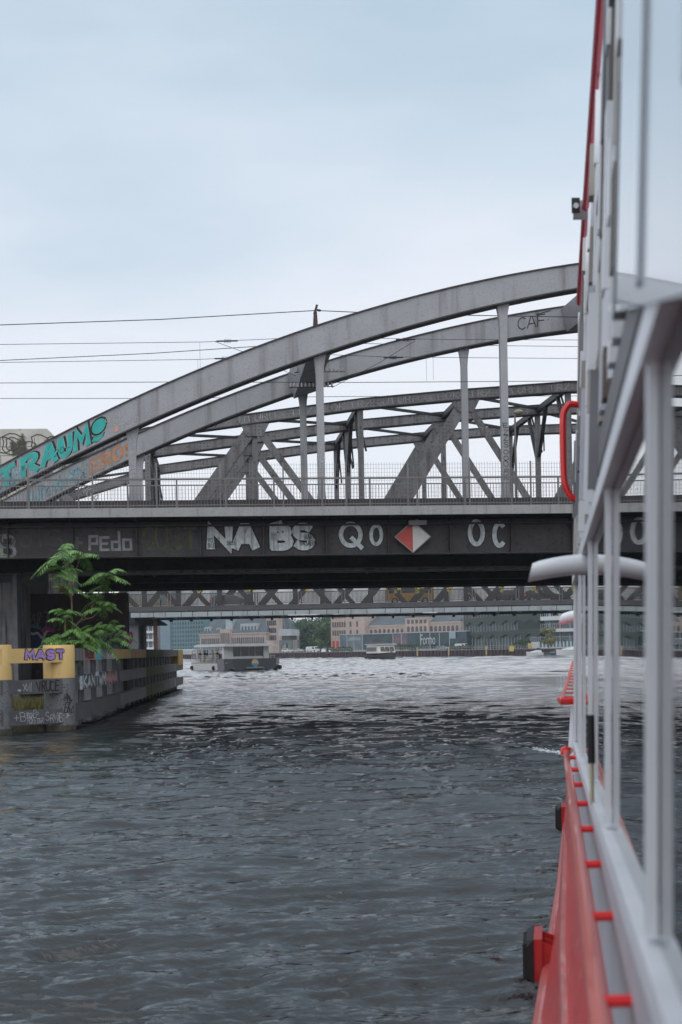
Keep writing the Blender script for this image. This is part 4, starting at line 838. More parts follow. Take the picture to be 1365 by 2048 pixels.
LV = [  # leaf whorl centres: px, py, dD, number of leaves, length (m)
 (121, 1108, -.5, 9, .95), (160, 1112, .2, 9, .95), (143, 1140, -.2, 5, .7), (119, 1142, -.6, 7, .75), (127, 1168, -.3, 6, .75), (216, 1150, .4, 10, .95), (206, 1168, .5, 5, .7), (196, 1200, .5, 8, .85), (206, 1212, .2, 7, .85), (131, 1224, -.2, 7, .85), (132, 1240, -.3, 5, .8),
 (150, 1262, -.4, 7, .8), (185, 1250, .3, 6, .7), (215, 1258, .5, 6, .75), (135, 1290, -.7, 10, .95), (160, 1285, -.5, 8, .9), (120, 1278, -.4, 6, .8), (185, 1275, .4, 7, .8), (105, 1290, 0, 6, .8), (205, 1283, 1, 8, .8), (228, 1272, 1.4, 7, .8), (170, 1270, .8, 8, .8), (150, 1280, 1, 8, .9), (222, 1250, 1.2, 5, .7), (240, 1262, 1.5, 5, .7)]
rg = random.Random(11); g = MB()
for px_, py_, dd_, n_, L_ in LV:
    b0 = T_(px_, py_, D0+dd_)
    n_ = int(n_*.85)
    for i in range(n_):
        az = 2*math.pi*(i+rg.random()*.6)/n_; el = rg.uniform(-.25, .95); leaf(g, b0+Vector((0, 0, rg.uniform(-.15, .1))), (math.cos(az)*math.cos(el), math.sin(az)*math.cos(el)*.8, math.sin(el)), (0, 0, 1), L_*rg.uniform(.75, 1.15), 10, rg, rg.uniform(.35, .75))
part('crown', g, leafM, tr)
tr2 = thing('leafy_shoot', 'small leafy shoot poking in at the left edge beside the dark girder', 'plant', T_(-14, 1110, 50)); g = MB()
for i in range(6): leaf(g, T_(-14, 1106, 50), (math.cos(i*1.05), math.sin(i*1.05), .2), (0, 0, 1), .5, 8, rg)
part('leaves', g, leafM, tr2); g = MB(); g.tube([T_(-30, 1300, 50), T_(-22, 1200, 50), T_(-14, 1108, 50)], [.04, .03, .012], 6); part('stem', g, barkM, tr2)
# ================================================================== FAR BANK
K = Frame(-14.8, 510, math.atan2(-80, 78)); ZQ = 2.1
paveM = mat('quay_paving', (.2, .19, .18), .9, 0, .2, .3); hedM = mat('hedge_green', (.04, .075, .03), .8, 0, .3, 1, island=.5)
g = MB(); g.fbox(K, -190, 170, .4, 420, -2, ZQ); struct('quay', g, paveM)
g = MB(); g.add([(-2500, 1500, -1), (2500, 1500, -1), (2500, 3500, -1), (-2500, 3500, -1)], [(0, 1, 2, 3)]); struct('ground', g, paveM)
# sheet piling
sw = thing('quay_wall', 'rusty brown sheet pile quay wall along the far bank', 'wall', K.W(0, 0, 0)); g = MB(); q = -190; i = 0
W = K.W
while q < 170:
    t0 = 0 if i % 2 == 0 else .35; g.fbox(K, q, q+.72, t0, .4, -1, ZQ-.22); q += .74; i += 1
part('sheet_piles', g, mat('rusty_sheet_pile', (.075, .045, .05), .8, 0, .25, .5, streak=((.02, .015, .02), .8, .5, .6)), sw)
g = MB(); g.fbox(K, -190, 170, -.12, .5, ZQ-.21, ZQ+.02); part('capping_beam', g, mat('capping', (.26, .21, .19), .8, 0, .15, .5), sw)
g = MB()
for px_ in (836, 899, 974):
    q = K.sz(px_, 1305)[0]; g.fbox(K, q-.25, q+.25, -.3, -.13, .3, ZQ+1.0)
part('ladders', g, mat('pale_yellow_post', (.5, .38, .2), .7, 0, .15, 1), sw)
g = MB(); q, z = K.sz(1025, 1298); g.fbox(K, q-.9, q+.9, -.35, -.25, z-.7, z+.9); part('yellow_plate', g, mat('warm_yellow', (.6, .42, .12)), sw)
q, z = K.sz(1058, 1291); g = MB(); g.fbox(K, q-.8, q+.8, .6, .8, ZQ+.02, ZQ+1.6); solo('yellow_board', g, mat('warm_yellow', (.6, .42, .12)), 'small yellow board on the quay railing above the moored white cruiser', 'sign')
fn_ = thing('quay_railing', 'long light metal railing along the top of the far quay', 'railing', K.W(0, .2, ZQ)); g = MB()
for z in (ZQ+.55, ZQ+1.1): g.fbox(K, -190, 170, .14, .2, z, z+.06)
q = -190; 
while q < 170: g.fbox(K, q, q+.07, .21, .27, ZQ+.02, ZQ+1.15); q += 1.1
part('rails', g, mat('pale_railing', (.42, .42, .4), .6), fn_)
# ---- building kit
glassD = mat('dark_window', (.03, .035, .04), .12, 0, .3, .3); glassT = mat('teal_window', (.05, .12, .14), .12, 0, .4, .2); frameW = mat('pale_frame', (.4, .42, .43), .6)
def winmesh(name, w_, h_, arched=False, mats=None, depth=.12):
    g = MB(); P = [(-w_/2, 0), (w_/2, 0), (w_/2, h_-(w_/2 if arched else 0))]
    if arched: P += [(w_/2*math.cos(a), h_-w_/2+w_/2*math.sin(a)) for a in [R(30*i) for i in range(1, 6)]]
    P += [(-w_/2, h_-(w_/2 if arched else 0))]
    g.prism([(x, -depth, z) for x, z in P], (0, depth+.05, 0)); return mkmesh(name, g, mats or glassD)
def wrow(fr, t, q0, q1, n, z, me, root, name='window', lim=None, frame=None):
    for i in range(n):
        q = q0+(q1-q0)*(i+.5)/n; o = inst(name, me, root, fr.W(q, t, z), fr.a); o.name = name
        if frame: f = inst('window_frame', frame, root, fr.W(q, t+.02, z), fr.a)
def wall(fr, root, q0, q1, t0, t1, z0, z1, m_, nm='wall'):
    g = MB(); g.fbox(fr, q0, q1, t0, t1, z0, z1); return part(nm, g, m_, root)
def gable(fr, root, q0, q1, t0, t1, z0, h, m_, nm='roof', inset=0):
    g = MB(); W = fr.W; tm = (t0+t1)/2; g.add([W(q0, t0, z0), W(q1, t0, z0), W(q1, t1, z0), W(q0, t1, z0), W(q0+inset, tm, z0+h), W(q1-inset, tm, z0+h)], [(0, 1, 5, 4), (2, 3, 4, 5), (0, 4, 3), (1, 2, 5), (3, 2, 1, 0)]); return part(nm, g, m_, root)
brick1 = mat('pale_brick', (.44, .37, .33), .85, 0, .15, .25, speck=((.36, .26, .22), .8, .55, .6)); brick2 = mat('rosy_brick', (.48, .375, .33), .85, 0, .12, .3, speck=((.38, .28, .24), .9, .55, .6))
slate = mat('slate_roof', (.10, .115, .13), .6, 0, .2, .3); trimM = mat('pale_stone_trim', (.45, .36, .31), .8)
# office block with blue-green glass
t = 60; ob = thing('office_building', 'blue green glass office block with a grid of small windows at the far left', 'building', K.W(K.sz(370, 1290, t)[0], t, ZQ))
q0, q1 = K.sz(318, 1290, t)[0], K.sz(408, 1290, t)[0]; zt = K.sz(360, 1215, t)[1]; wall(K, ob, q0, q1, t, t+20, ZQ, zt, mat('teal_cladding', (.10, .2, .22), .4, 0, .15, .1))
qa = K.sz(344, 1290, t)[0]; me = winmesh('office_pane', (q1-qa)/12*.5, (zt-ZQ)/11*.6, False, mat('office_pane', (.03, .06, .08), .1, 0, .5, .1)); zs_ = (zt-ZQ)/11
for r_ in range(8): wrow(K, t, qa, q1, 12, ZQ+zs_*(r_+.9), me, ob)
wall(K, ob, q0-.0, qa-.3, t-.5, t-.02, ZQ, zt, mat('blue_grey_cladding', (.17, .24, .28), .5, 0, .1, .1), 'side_wing')
lowg = thing('waterside_hall', 'low pale hall at the water edge left of the brick warehouses', 'building', K.W(K.sz(375, 1300, 8)[0], 8, ZQ)); wall(K, lowg, K.sz(340, 1300, 8)[0], K.sz(383, 1300, 8)[0], 8, 12, ZQ, K.sz(370, 1302, 8)[1]+.3, mat('pale_hall', (.45, .47, .49), .6, 0, .1, .3)); wall(K, lowg, K.sz(384, 1300, 12)[0], K.sz(402, 1300, 12)[0], 12, 20, ZQ, K.sz(390, 1297, 12)[1], mat('hall_grey', (.25, .28, .3), .6, 0, .1, .3), 'annex')
gable(K, lowg, K.sz(340, 1300, 8)[0], K.sz(383, 1300, 8)[0], 8, 12, K.sz(370, 1302, 8)[1]+.31, .4, frameW)
# balcony block, left
FB = Frame(0, 330, 0); bb = thing('balcony_block', 'white apartment block with round balconies seen at the left beyond the guide wall', 'building', FB.W(-46, 0, ZQ))
q0, q1 = FB.sz(272, 1270)[0], FB.sz(308, 1270)[0]; wall(FB, bb, q0, q1, 1.2, 12, 0, 12, mat('grey_glass_wall', (.14, .16, .18), .2, 0, .4, .4))
for z_ in range(6): wall(FB, bb, q0, q1+.3, 0, 1.6, 1.6+z_*1.9, 2.1+z_*1.9, white, 'balcony_slab')
for k_ in range(4): q = q0+(q1-q0)*(k_+.6)/4; wall(FB, bb, q, q+.15, .9, 1.15, .1, 12, white, 'mullion')
# brick warehouse with mansard roof
t = 30; bw = thing('brick_warehouse', 'long pale brick warehouse with grey mansard roof and dormers behind the white tour catamaran', 'building', K.W(K.sz(470, 1290, t)[0], t, ZQ))
q0, q1 = K.sz(400, 1290, t)[0], K.sz(533, 1290, t)[0]; ze = K.sz(465, 1269, t)[1]; wall(K, bw, q0, q1, t, t+18, ZQ, ze, brick1)
me = winmesh('tall_window', .9, (ze-ZQ)*.72, True, mat('warehouse_pane', (.10, .09, .09), .2, 0, .3, .5)); wrow(K, t, q0+1, q1-1, 30, ZQ+(ze-ZQ)*.12, me, bw)
wall(K, bw, q0-.3, q1+.3, t-.3, t+18.2, ze, ze+.5, trimM, 'cornice')
g = MB(); W = K.W; hr = 9; g.add([W(q0, t+.2, ze+.5), W(q1, t+.2, ze+.5), W(q1, t+18, ze+.5), W(q0, t+18, ze+.5), W(q0+6, t+6, ze+hr), W(q1-2, t+6, ze+hr), W(q1-2, t+12, ze+hr), W(q0+6, t+12, ze+hr)], [(0, 1, 5, 4), (1, 2, 6, 5), (2, 3, 7, 6), (3, 0, 4, 7), (4, 5, 6, 7)]); part('mansard_roof', g, slate, bw)
for xa_, xb_, hh_ in ((406, 418, 2.6), (430, 438, 2), (478, 512, 3.4)):
    a, b = K.sz(xa_, 1270, t)[0], K.sz(xb_, 1270, t)[0]; wall(K, bw, a, b, t+1.0, t+6, ze+.9, ze+.9+hh_, frameW, 'dormer'); n_ = max(2, int((b-a)/2)); wrow(K, t+1.0, a+.3, b-.3, n_, ze+1.3, winmesh('dormer_pane', (b-a)/n_*.5, hh_*.55, False, glassT), bw, 'dormer_window')
a, b = K.sz(442, 1270, t)[0], K.sz(463, 1270, t)[0]; wall(K, bw, a, b, t-.5, t+3, ZQ, ze+2.3, brick2, 'gable_bay'); wrow(K, t-.5, a+.3, b-.3, 5, ZQ+1.2, winmesh('bay_window', .8, (ze-ZQ)*.95, True, mat('warehouse_pane', (.1, .09, .09))), bw); wall(K, bw, a+1.5, b-1, t+1.5, t+6, ze+2.4, ze+6.2, mat('pale_glass_dormer', (.34, .4, .43), .3, 0, .2, .5), 'glazed_dormer')
# taller brick tower block
t = 32; bt = thing('brick_tower_house', 'narrow taller brick house at the right end of the mansard roofed warehouse', 'building', K.W(K.sz(545, 1290, t)[0], t, ZQ)); q0, q1 = K.sz(534, 1290, t)[0], K.sz(555, 1290, t)[0]; zt = K.sz(545, 1236, t)[1]
wall(K, bt, q0, q1, t, t+3, ZQ, zt, brick2)
for r_ in range(4): wrow(K, t, q0+.3, q1-.3, 5, ZQ+2+r_*(zt-ZQ-2)/4, winmesh('tower_window', .9, (zt-ZQ)/4*.6, True), bt)
gable(K, bt, q0-.2, q1+.2, t-.2, t+3.2, zt, 2, slate)
wall(K, bt, K.sz(534, 1285, 28)[0], K.sz(549, 1285, 28)[0], 27, 31.9, ZQ, K.sz(540, 1281, 28)[1], brick2, 'annex')
# brick warehouses on the right
t = 34; w2 = thing('brick_mill', 'four storey rosy brick mill beside the dark trees', 'building', K.W(K.sz(690, 1290, t)[0], t, ZQ)); q0, q1 = K.sz(663, 1290, t)[0], K.sz(730, 1290, t)[0]; zt = K.sz(690, 1228, t)[1]
wall(K, w2, q0, q1, t, t+20, ZQ, zt, brick2)
wl_q = K.sz(693, 1290, t)[0]
for r_, (y0_, y1_) in enumerate(((1271, 1260), (1254, 1243), (1236, 1228))):
    z0 = K.sz(690, y0_, t)[1]; h_ = K.sz(690, y1_, t)[1]-z0; me = winmesh('mill_window', .85, h_, True, mat('mill_pane', (.09, .075, .07), .2)); wrow(K, t, q0+.6, wl_q, 6, z0, me, w2); o = inst('window', me, w2, K.W(wl_q+2.5, t, z0), K.a)
    if r_ < 2: inst('window', me, w2, K.W(K.sz(715, 1260, t)[0], t, z0), K.a)
g = MB()
for xa_ in (666, 674): a = K.sz(xa_, 1298, t)[0]; b = K.sz(xa_+4.5, 1298, t)[0]; g.fbox(K, a, b, t-.3, t-.05, ZQ, K.sz(xa_, 1282, t)[1])
part('red_doors', g, mat('red_door', (.45, .05, .04)), w2)
wall(K, w2, q0, q1, t-.2, t-.02, K.sz(690, 1275.5, t)[1], K.sz(690, 1273, t)[1], trimM, 'string_course')
t = 36; w3 = thing('brick_storehouse', 'rosy brick storehouse with arched windows and slate roof above the glass pavilion', 'building', K.W(K.sz(830, 1290, t)[0], t, ZQ))
SEC = [(729, 812, 1250, 1240, 9, True, 0), (812, 858, 1235, 1235, 5, False, -1), (858, 922, 1243, 1236, 7, True, 0)]
for xa_, xb_, ye, yr, n_, rf, dt in SEC:
    xm = (xa_+xb_)/2; tt_ = t+dt; q0, q1 = K.sz(xa_, 1290, tt_)[0], K.sz(xb_, 1290, tt_)[0]; ze = K.sz(xm, ye, tt_)[1]
    wall(K, w3, q0, q1, tt_, t+16, ZQ, ze, brick2); zw0 = K.sz(xm, 1266 if rf and xa_ < 800 else 1263, tt_)[1]; zw1 = K.sz(xm, ye+8 if xa_ != 812 else 1252, tt_)[1]
    me = winmesh('arched_window', 1.25, zw1-zw0, True, mat('store_pane', (.1, .085, .085), .2)); mf = winmesh('arched_surround', 1.9, zw1-zw0+.5, True, trimM, .06); wrow(K, tt_, q0+.5, q1-.5, n_, zw0, me, w3, frame=mf)
    if not rf: z_ = K.sz(xm, 1247, tt_)[1]; wrow(K, tt_, q0+.5, q1-.5, n_, z_, winmesh('square_window', 1.2, 1.3, False, mat('store_pane', (.1, .085, .085))), w3)
    wall(K, w3, q0-.1, q1+.1, tt_-.25, tt_-.03, ze-.6, ze, trimM, 'cornice')
    if rf: gable(K, w3, q0, q1, tt_-.3, t+16, ze+.01, 5.5, slate)
    else: wall(K, w3, q0, q1, tt_-.2, t+16, ze+.01, ze+.7, slate, 'parapet')
# glass pavilion
t = 22; gp = thing('glass_pavilion', 'low glass pavilion with tall white shop lettering in front of the brick storehouse', 'building', K.W(K.sz(800, 1290, t)[0], t, ZQ)); zt = K.sz(800, 1267, t)[1]
qa, qb = K.sz(680, 1290, t)[0], K.sz(934, 1290, t)[0]
cols_ = [(680, 726, mat('pavilion_glass_pale', (.13, .17, .19), .15, 0, .4, .3)), (726, 787, mat('pavilion_glass_dark', (.03, .06, .07), .12, 0, .5, .4)), (787, 815, mat('pavilion_red_wall', (.17, .12, .14), .4, 0, .3, .6)), (815, 934, mat('pavilion_glass_dark', (.03, .06, .07), .12))]
for a, b, m_ in cols_: wall(K, gp, K.sz(a, 1290, t)[0], K.sz(b, 1290, t)[0]-.02, t, t+12, ZQ, zt, m_, 'glass_bay')
g = MB(); 
for px_ in (680, 695, 709, 726, 787, 804, 842, 861, 880, 900): q = K.sz(px_, 1290, t)[0]; g.fbox(K, q-.14, q+.14, t-.15, t-.02, ZQ, zt)
g.fbox(K, qa, qb, t-.3, t+12, zt+.01, zt+.35); g.fbox(K, qa, qb, t-.14, t-.03, ZQ, ZQ+.4); part('frame', g, frameW, gp)
a, b = K.sz(901, 1266, t)[0], K.sz(913, 1276, t)[0]; wall(K, gp, a, b, t-.5, t-.16, K.sz(905, 1277, t)[1], zt, mat('pale_blue_screen', (.3, .4, .42)), 'blind')
def font(txt, fr, q, z, h, wsc, t, m_, parent, bold=.0):
    cu = bpy.data.curves.new('txt', 'FONT'); cu.body = txt; cu.size = 1; cu.extrude = .01; cu.offset = bold; ob_ = bpy.data.objects.new('txt', cu); COL.objects.link(ob_)
    me = bpy.data.meshes.new_from_object(ob_.evaluated_get(bpy.context.evaluated_depsgraph_get())); bpy.data.objects.remove(ob_)
    co = np.array([v.co[:] for v in me.vertices]); w0 = co[:, 0].max()-co[:, 0].min(); h0 = .72
    for v in me.vertices:
        x, y, zz = v.co; p = fr.W(q+x*wsc/w0, t-zz*2-.05, z+y*h/h0); v.co = Vector(p)-wl(parent)
    me.materials.append(m_); me.name = 'lettering'; o = bpy.data.objects.new('lettering', me); COL.objects.link(o); o.parent = parent; return o
signW = mat('sign_letter_white', (.52, .54, .54), .5)
qa, z0 = K.sz(842, 1289, t); qb = K.sz(871, 1289, t)[0]; o = font('Formo', K, qa, z0, K.sz(842, 1268, t)[1]-z0, qb-qa, t-.2, signW, gp, .0); o['label'] = 'tall white letters Formo'
qa, z0 = K.sz(697, 1281, t); qb = K.sz(722, 1281, t)[0]; o = font('LIEBESKIND', K, qa, z0, K.sz(697, 1275.5, t)[1]-z0, qb-qa, t-.2, signW, gp); o['label'] = 'white letters LIEBESKIND'
# green curtain building
t = 24; gb = thing('green_facade_building', 'dark olive green office building with scalloped metal bands right of the pavilion', 'building', K.W(K.sz(1000, 1290, t)[0], t, ZQ))
olive = mat('olive_metal_band', (.055, .07, .06), .5, .2, .12, .1); gq0, gq1 = K.sz(928, 1290, t)[0], K.sz(1083, 1290, t)[0]
wall(K, gb, gq0, gq1, t, t+22, ZQ, K.sz(1000, 1215, t)[1], mat('green_curtain_glass', (.05, .08, .08), .12, 0, .5, .25))
g = MB()
q = gq0
while q < K.sz(1042, 1290, t)[0]: g.fbox(K, q, q+.12, t-.12, t-.02, ZQ, K.sz(1000, 1216, t)[1]); q += 1.3
part('mullions', g, frameW, gb)
def band(px0, px1, yt0, yt1, yb0, yb1, n, amp, right_plain=None):
    g = MB(); tp = []; bt_ = []
    N_ = 90
    for i in range(N_+1):
        f = i/N_; px_ = px0+(px1-px0)*f; tp.append(K.sz(px_, yt0+(yt1-yt0)*f, t-.9)); ph = (f*n) % 1
        y = yb0+(yb1-yb0)*f-amp*(1 if right_plain and f > right_plain else abs(math.sin(math.pi*ph))**.6 if int(f*n*2) % 2 else abs(math.sin(math.pi*ph))**3)
        bt_.append(K.sz(px_, y, t-.9))
    W = K.W
    for i in range(N_):
        a, b, c, d = bt_[i], bt_[i+1], tp[i+1], tp[i]; g.add([W(a[0], t-.9, a[1]), W(b[0], t-.9, b[1]), W(c[0], t-.9, c[1]), W(d[0], t-.9, d[1]), W(a[0], t-.2, a[1]), W(b[0], t-.2, b[1]), W(c[0], t-.2, c[1]), W(d[0], t-.2, d[1])], [(0, 1, 2, 3), (7, 6, 5, 4), (0, 4, 5, 1), (2, 6, 7, 3)])
    part('scalloped_band', g, olive, gb)
band(928, 1083, 1238, 1226, 1253, 1245, 6.5, 7); band(926, 1083, 1266, 1257, 1279, 1273, 6.5, 6); band(928, 1083, 1222, 1212, 1229, 1224, 6.5, 3)
wall(K, gb, K.sz(1040, 1290, t)[0], gq1, t-.7, t-.15, ZQ+6, K.sz(1060, 1215, t)[1], mat('dark_olive_corner', (.03, .04, .036), .6, 0, .1, .1), 'solid_corner')  # plain dark olive block at the corner
# white balcony building
t = 20; wb = thing('white_balcony_building', 'white terraced apartment building with glass balconies at the right of the far bank', 'building', K.W(K.sz(1120, 1290, t)[0], t, ZQ))
q0, q1 = K.sz(1086, 1290, t+3)[0], K.sz(1086, 1290, t+3)[0]+62; wall(K, wb, q0+1, q1, t+3, t+20, ZQ, K.sz(1120, 1190, t)[1], mat('balcony_glass_wall', (.05, .08, .09), .12, 0, .5, .3))
for yt_, yb_, x0_ in ((1232, 1240, 1082), (1257, 1263.5, 1082), (1283, 1297, 1062)):
    a = K.sz(x0_, 1290, t)[0]; z1_, z0_ = K.sz(1120, yt_, t)[1], K.sz(1120, yb_, t)[1]; wall(K, wb, a, q1, t, t+4, z0_, z1_, mat('white_render', (.6, .61, .62), .6, 0, .06, .2), 'balcony_slab')
    g = MB(); g.fbox(K, a, q1, t+.02, t+.12, z1_+1.5, z1_+1.62); q = a
    while q < q1: g.fbox(K, q, q+.12, t+.03, t+.1, z1_+.01, z1_+1.49); q += .8
    part('balustrade', g, frameW, wb)
g = MB(); q = q0+3
while q < q1: g.fbox(K, q, q+.3, t+2.7, t+2.98, ZQ, K.sz(1120, 1192, t)[1]); q += 4
part('columns', g, frameW, wb)
# rows of window openings in the base of it
g = MB(); a = K.sz(1080, 1290, t)[0]; q = a
while q < q1: g.fbox(K, q, q+.8, t-.03, t-.002, ZQ+.3, ZQ+2.6); q += 1.4
part('base_openings', g, glassT, wb)
# ---- harbour crane
t = 8; cr_ = thing('harbour_crane', 'old harbour crane with a pale grey cab on a green portal beside the trees', 'crane', K.W(K.sz(570, 1290, t)[0], t, ZQ)); craneM = mat('crane_pale', (.42, .44, .45), .6, 0, .1, 1); cgM = mat('crane_green_grey', (.13, .17, .17), .6, 0, .2, 1)
a, z0 = K.sz(557, 1272, t); b, z1 = K.sz(583, 1259.5, t); g = MB(); g.fprism(K, [(a, z0), (b, z0), (b, z1), (a+1, z1+.3), (a, z1-.3)], t, t+4); part('cab', g, craneM, cr_)
g = MB(); g.fbox(K, a+1.5, b-1, t+.4, t+3.6, z0-1.6, z0-.02); part('slewing_ring', g, mat('dark_grey_metal', (.06, .065, .07)), cr_)
g = MB(); zt = z0-1.61
for xa_ in (560, 583): q = K.sz(xa_, 1290, t)[0]; g.fbox(K, q-.3, q+.3, t, t+.6, ZQ, zt); g.fbox(K, q-.3, q+.3, t+3.4, t+4, ZQ, zt)
qa, qb = K.sz(560, 1290, t)[0], K.sz(583, 1290, t)[0]; P = [(qa, zt), (qa, zt-3.2)]+[(qa+(qb-qa)*(.5-.42*math.cos(R(i*22.5))), zt-3.2+2.2*math.sin(R(i*22.5))) for i in range(9)]+[(qb, zt-3.2), (qb, zt)]
g.fprism(K, P, t-.02, t+.5); part('portal', g, cgM, cr_)
g = MB(); g.beam(K.W(a+2, t+2, z1), K.W(a-1, t+2, z1+9), .35, .35); g.beam(K.W(b-2, t+2, z1), K.W(b-5.5, t+2, z1+9), .3, .3); part('jib', g, cgM, cr_)
# ================================================================== TREES AND HEDGES ON THE FAR BANK
crownM = [mat('dark_crown', (.045, .085, .04), .8, 0, .35, .25, island=.45), mat('mid_crown', (.065, .115, .04), .8, 0, .35, .25, island=.45)]
trunkM = mat('dark_bark', (.06, .05, .04), .9)
def crown(blobs, n, size, seed):
    rg = np.random.RandomState(seed); w_ = np.array([b[3]**2 for b in blobs]); w_ = w_/w_.sum(); idx = rg.choice(len(blobs), n, p=w_); B = np.array(blobs)[idx]
    d = rg.normal(size=(n, 3)); d /= np.linalg.norm(d, axis=1)[:, None]; r = B[:, 3]*(.55+.5*rg.rand(n)**.6)
    c = B[:, :3]+d*r[:, None]*np.array([1, 1, .85]); a = rg.normal(size=(n, 3)); a /= np.linalg.norm(a, axis=1)[:, None]; b = np.cross(a, d+.001); b /= np.linalg.norm(b, axis=1)[:, None]
    s_ = size*(.6+.8*rg.rand(n))[:, None]; g = MB(); V = np.stack([c-a*s_, c+b*s_*.6, c+a*s_, c-b*s_*.6], 1).reshape(-1, 3)
    g.v = [tuple(map(float, p)) for p in V]; g.f = [(4*i, 4*i+1, 4*i+2, 4*i+3) for i in range(n)]; return g
trees = [(575, 50, 1262, 9, 0, 'dark tree peeping out just right of the harbour crane cab'), (600, 70, 1236, 10, 1, 'lighter green bushy tree second from the crane'), (622, 60, 1244, 9, 0, 'dark tree in the middle of the tree row'), (640, 75, 1226, 11, 0, 'tall dark tree right of the middle of the tree row'), (655, 55, 1238, 9, 1, 'tree touching the left corner of the rosy brick mill')]
for i, (px_, t, yt_, rr_, mi, lab) in enumerate(trees):
    q = K.sz(px_, 1290, t)[0]; zt = K.sz(px_, yt_, t)[1]; rg = random.Random(i+20); base = K.W(q, t, ZQ); tt = thing('broad_tree', lab, 'tree', base, 'trees between crane and brick mill')
    g = MB(); H_ = zt-ZQ; g.tube([base, (base[0]+.3, base[1], ZQ+H_*.3), (base[0], base[1]+.3, ZQ+H_*.8)], [.6, .45, .12], 8)
    for k_ in range(5): a = rg.uniform(0, 6.28); g.tube([(base[0], base[1], ZQ+H_*(.25+.1*k_)), (base[0]+rr_*.5*math.cos(a), base[1]+rr_*.5*math.sin(a), ZQ+H_*(.5+.08*k_))], [.25, .06], 6)
    part('trunk', g, trunkM, tt); bl = []
    for k_ in range(22):
        a = rg.uniform(0, 6.28); r_ = rr_*.75*math.sqrt(rg.random()); zz = ZQ+H_*rg.uniform(.16, .86); r_ *= 1-.5*max(0, (zz-ZQ)/H_-.5)*2*.7; bl.append((base[0]+r_*math.cos(a), base[1]+r_*math.sin(a), zz, rr_*rg.uniform(.22, .36)))
    part('crown', crown(bl, 5200, .42, i), crownM[mi], tt)
hg = [(660, 705, 14, 1.8, 'low hedge on the quay in front of the brick mill doors'), (798, 840, 14, 2.6, 'rounded hedge in front of the red pavilion wall, left of the Formo letters'), (895, 945, 14, 1.5, 'flat hedge on the quay left of the olive building'), (1036, 1056, 14, 3.4, 'dark shrub at the foot of the olive building corner')]
for i, (xa_, xb_, t, h_, lab) in enumerate(hg):
    qa, qb = K.sz(xa_, 1290, t)[0], K.sz(xb_, 1290, t)[0]; bl = []; rg = random.Random(i); n_ = max(4, int((qb-qa)/1.2))
    for k_ in range(n_): q = qa+(qb-qa)*(k_+.5)/n_; p = K.W(q, t+rg.uniform(-.5, .5), ZQ+h_*.45*rg.uniform(.8, 1.2)); bl.append((*p, h_*.5*rg.uniform(.8, 1.2)))
    g = crown(bl, 1200, .22, 30+i); o = solo('hedge', g, hedM, lab, 'hedge', 'clipped hedges on the quay')
q = K.sz(1098, 1290, 12)[0]; p = K.W(q, 12, ZQ); tt = thing('small_tree', 'small yellow green tree in front of the white terraced apartments', 'tree', p)
g = MB(); g.tube([p, (p[0], p[1], ZQ+5)], [.15, .05], 6); part('trunk', g, trunkM, tt); rg = random.Random(5)
part('crown', crown([(p[0]+rg.uniform(-1.6, 1.6), p[1]+rg.uniform(-1.6, 1.6), ZQ+rg.uniform(1.5, 6), 1.1) for _ in range(10)], 1800, .22, 3), mat('yellow_green_crown', (.17, .18, .05), .8, 0, .3, .5, island=.5), tt)
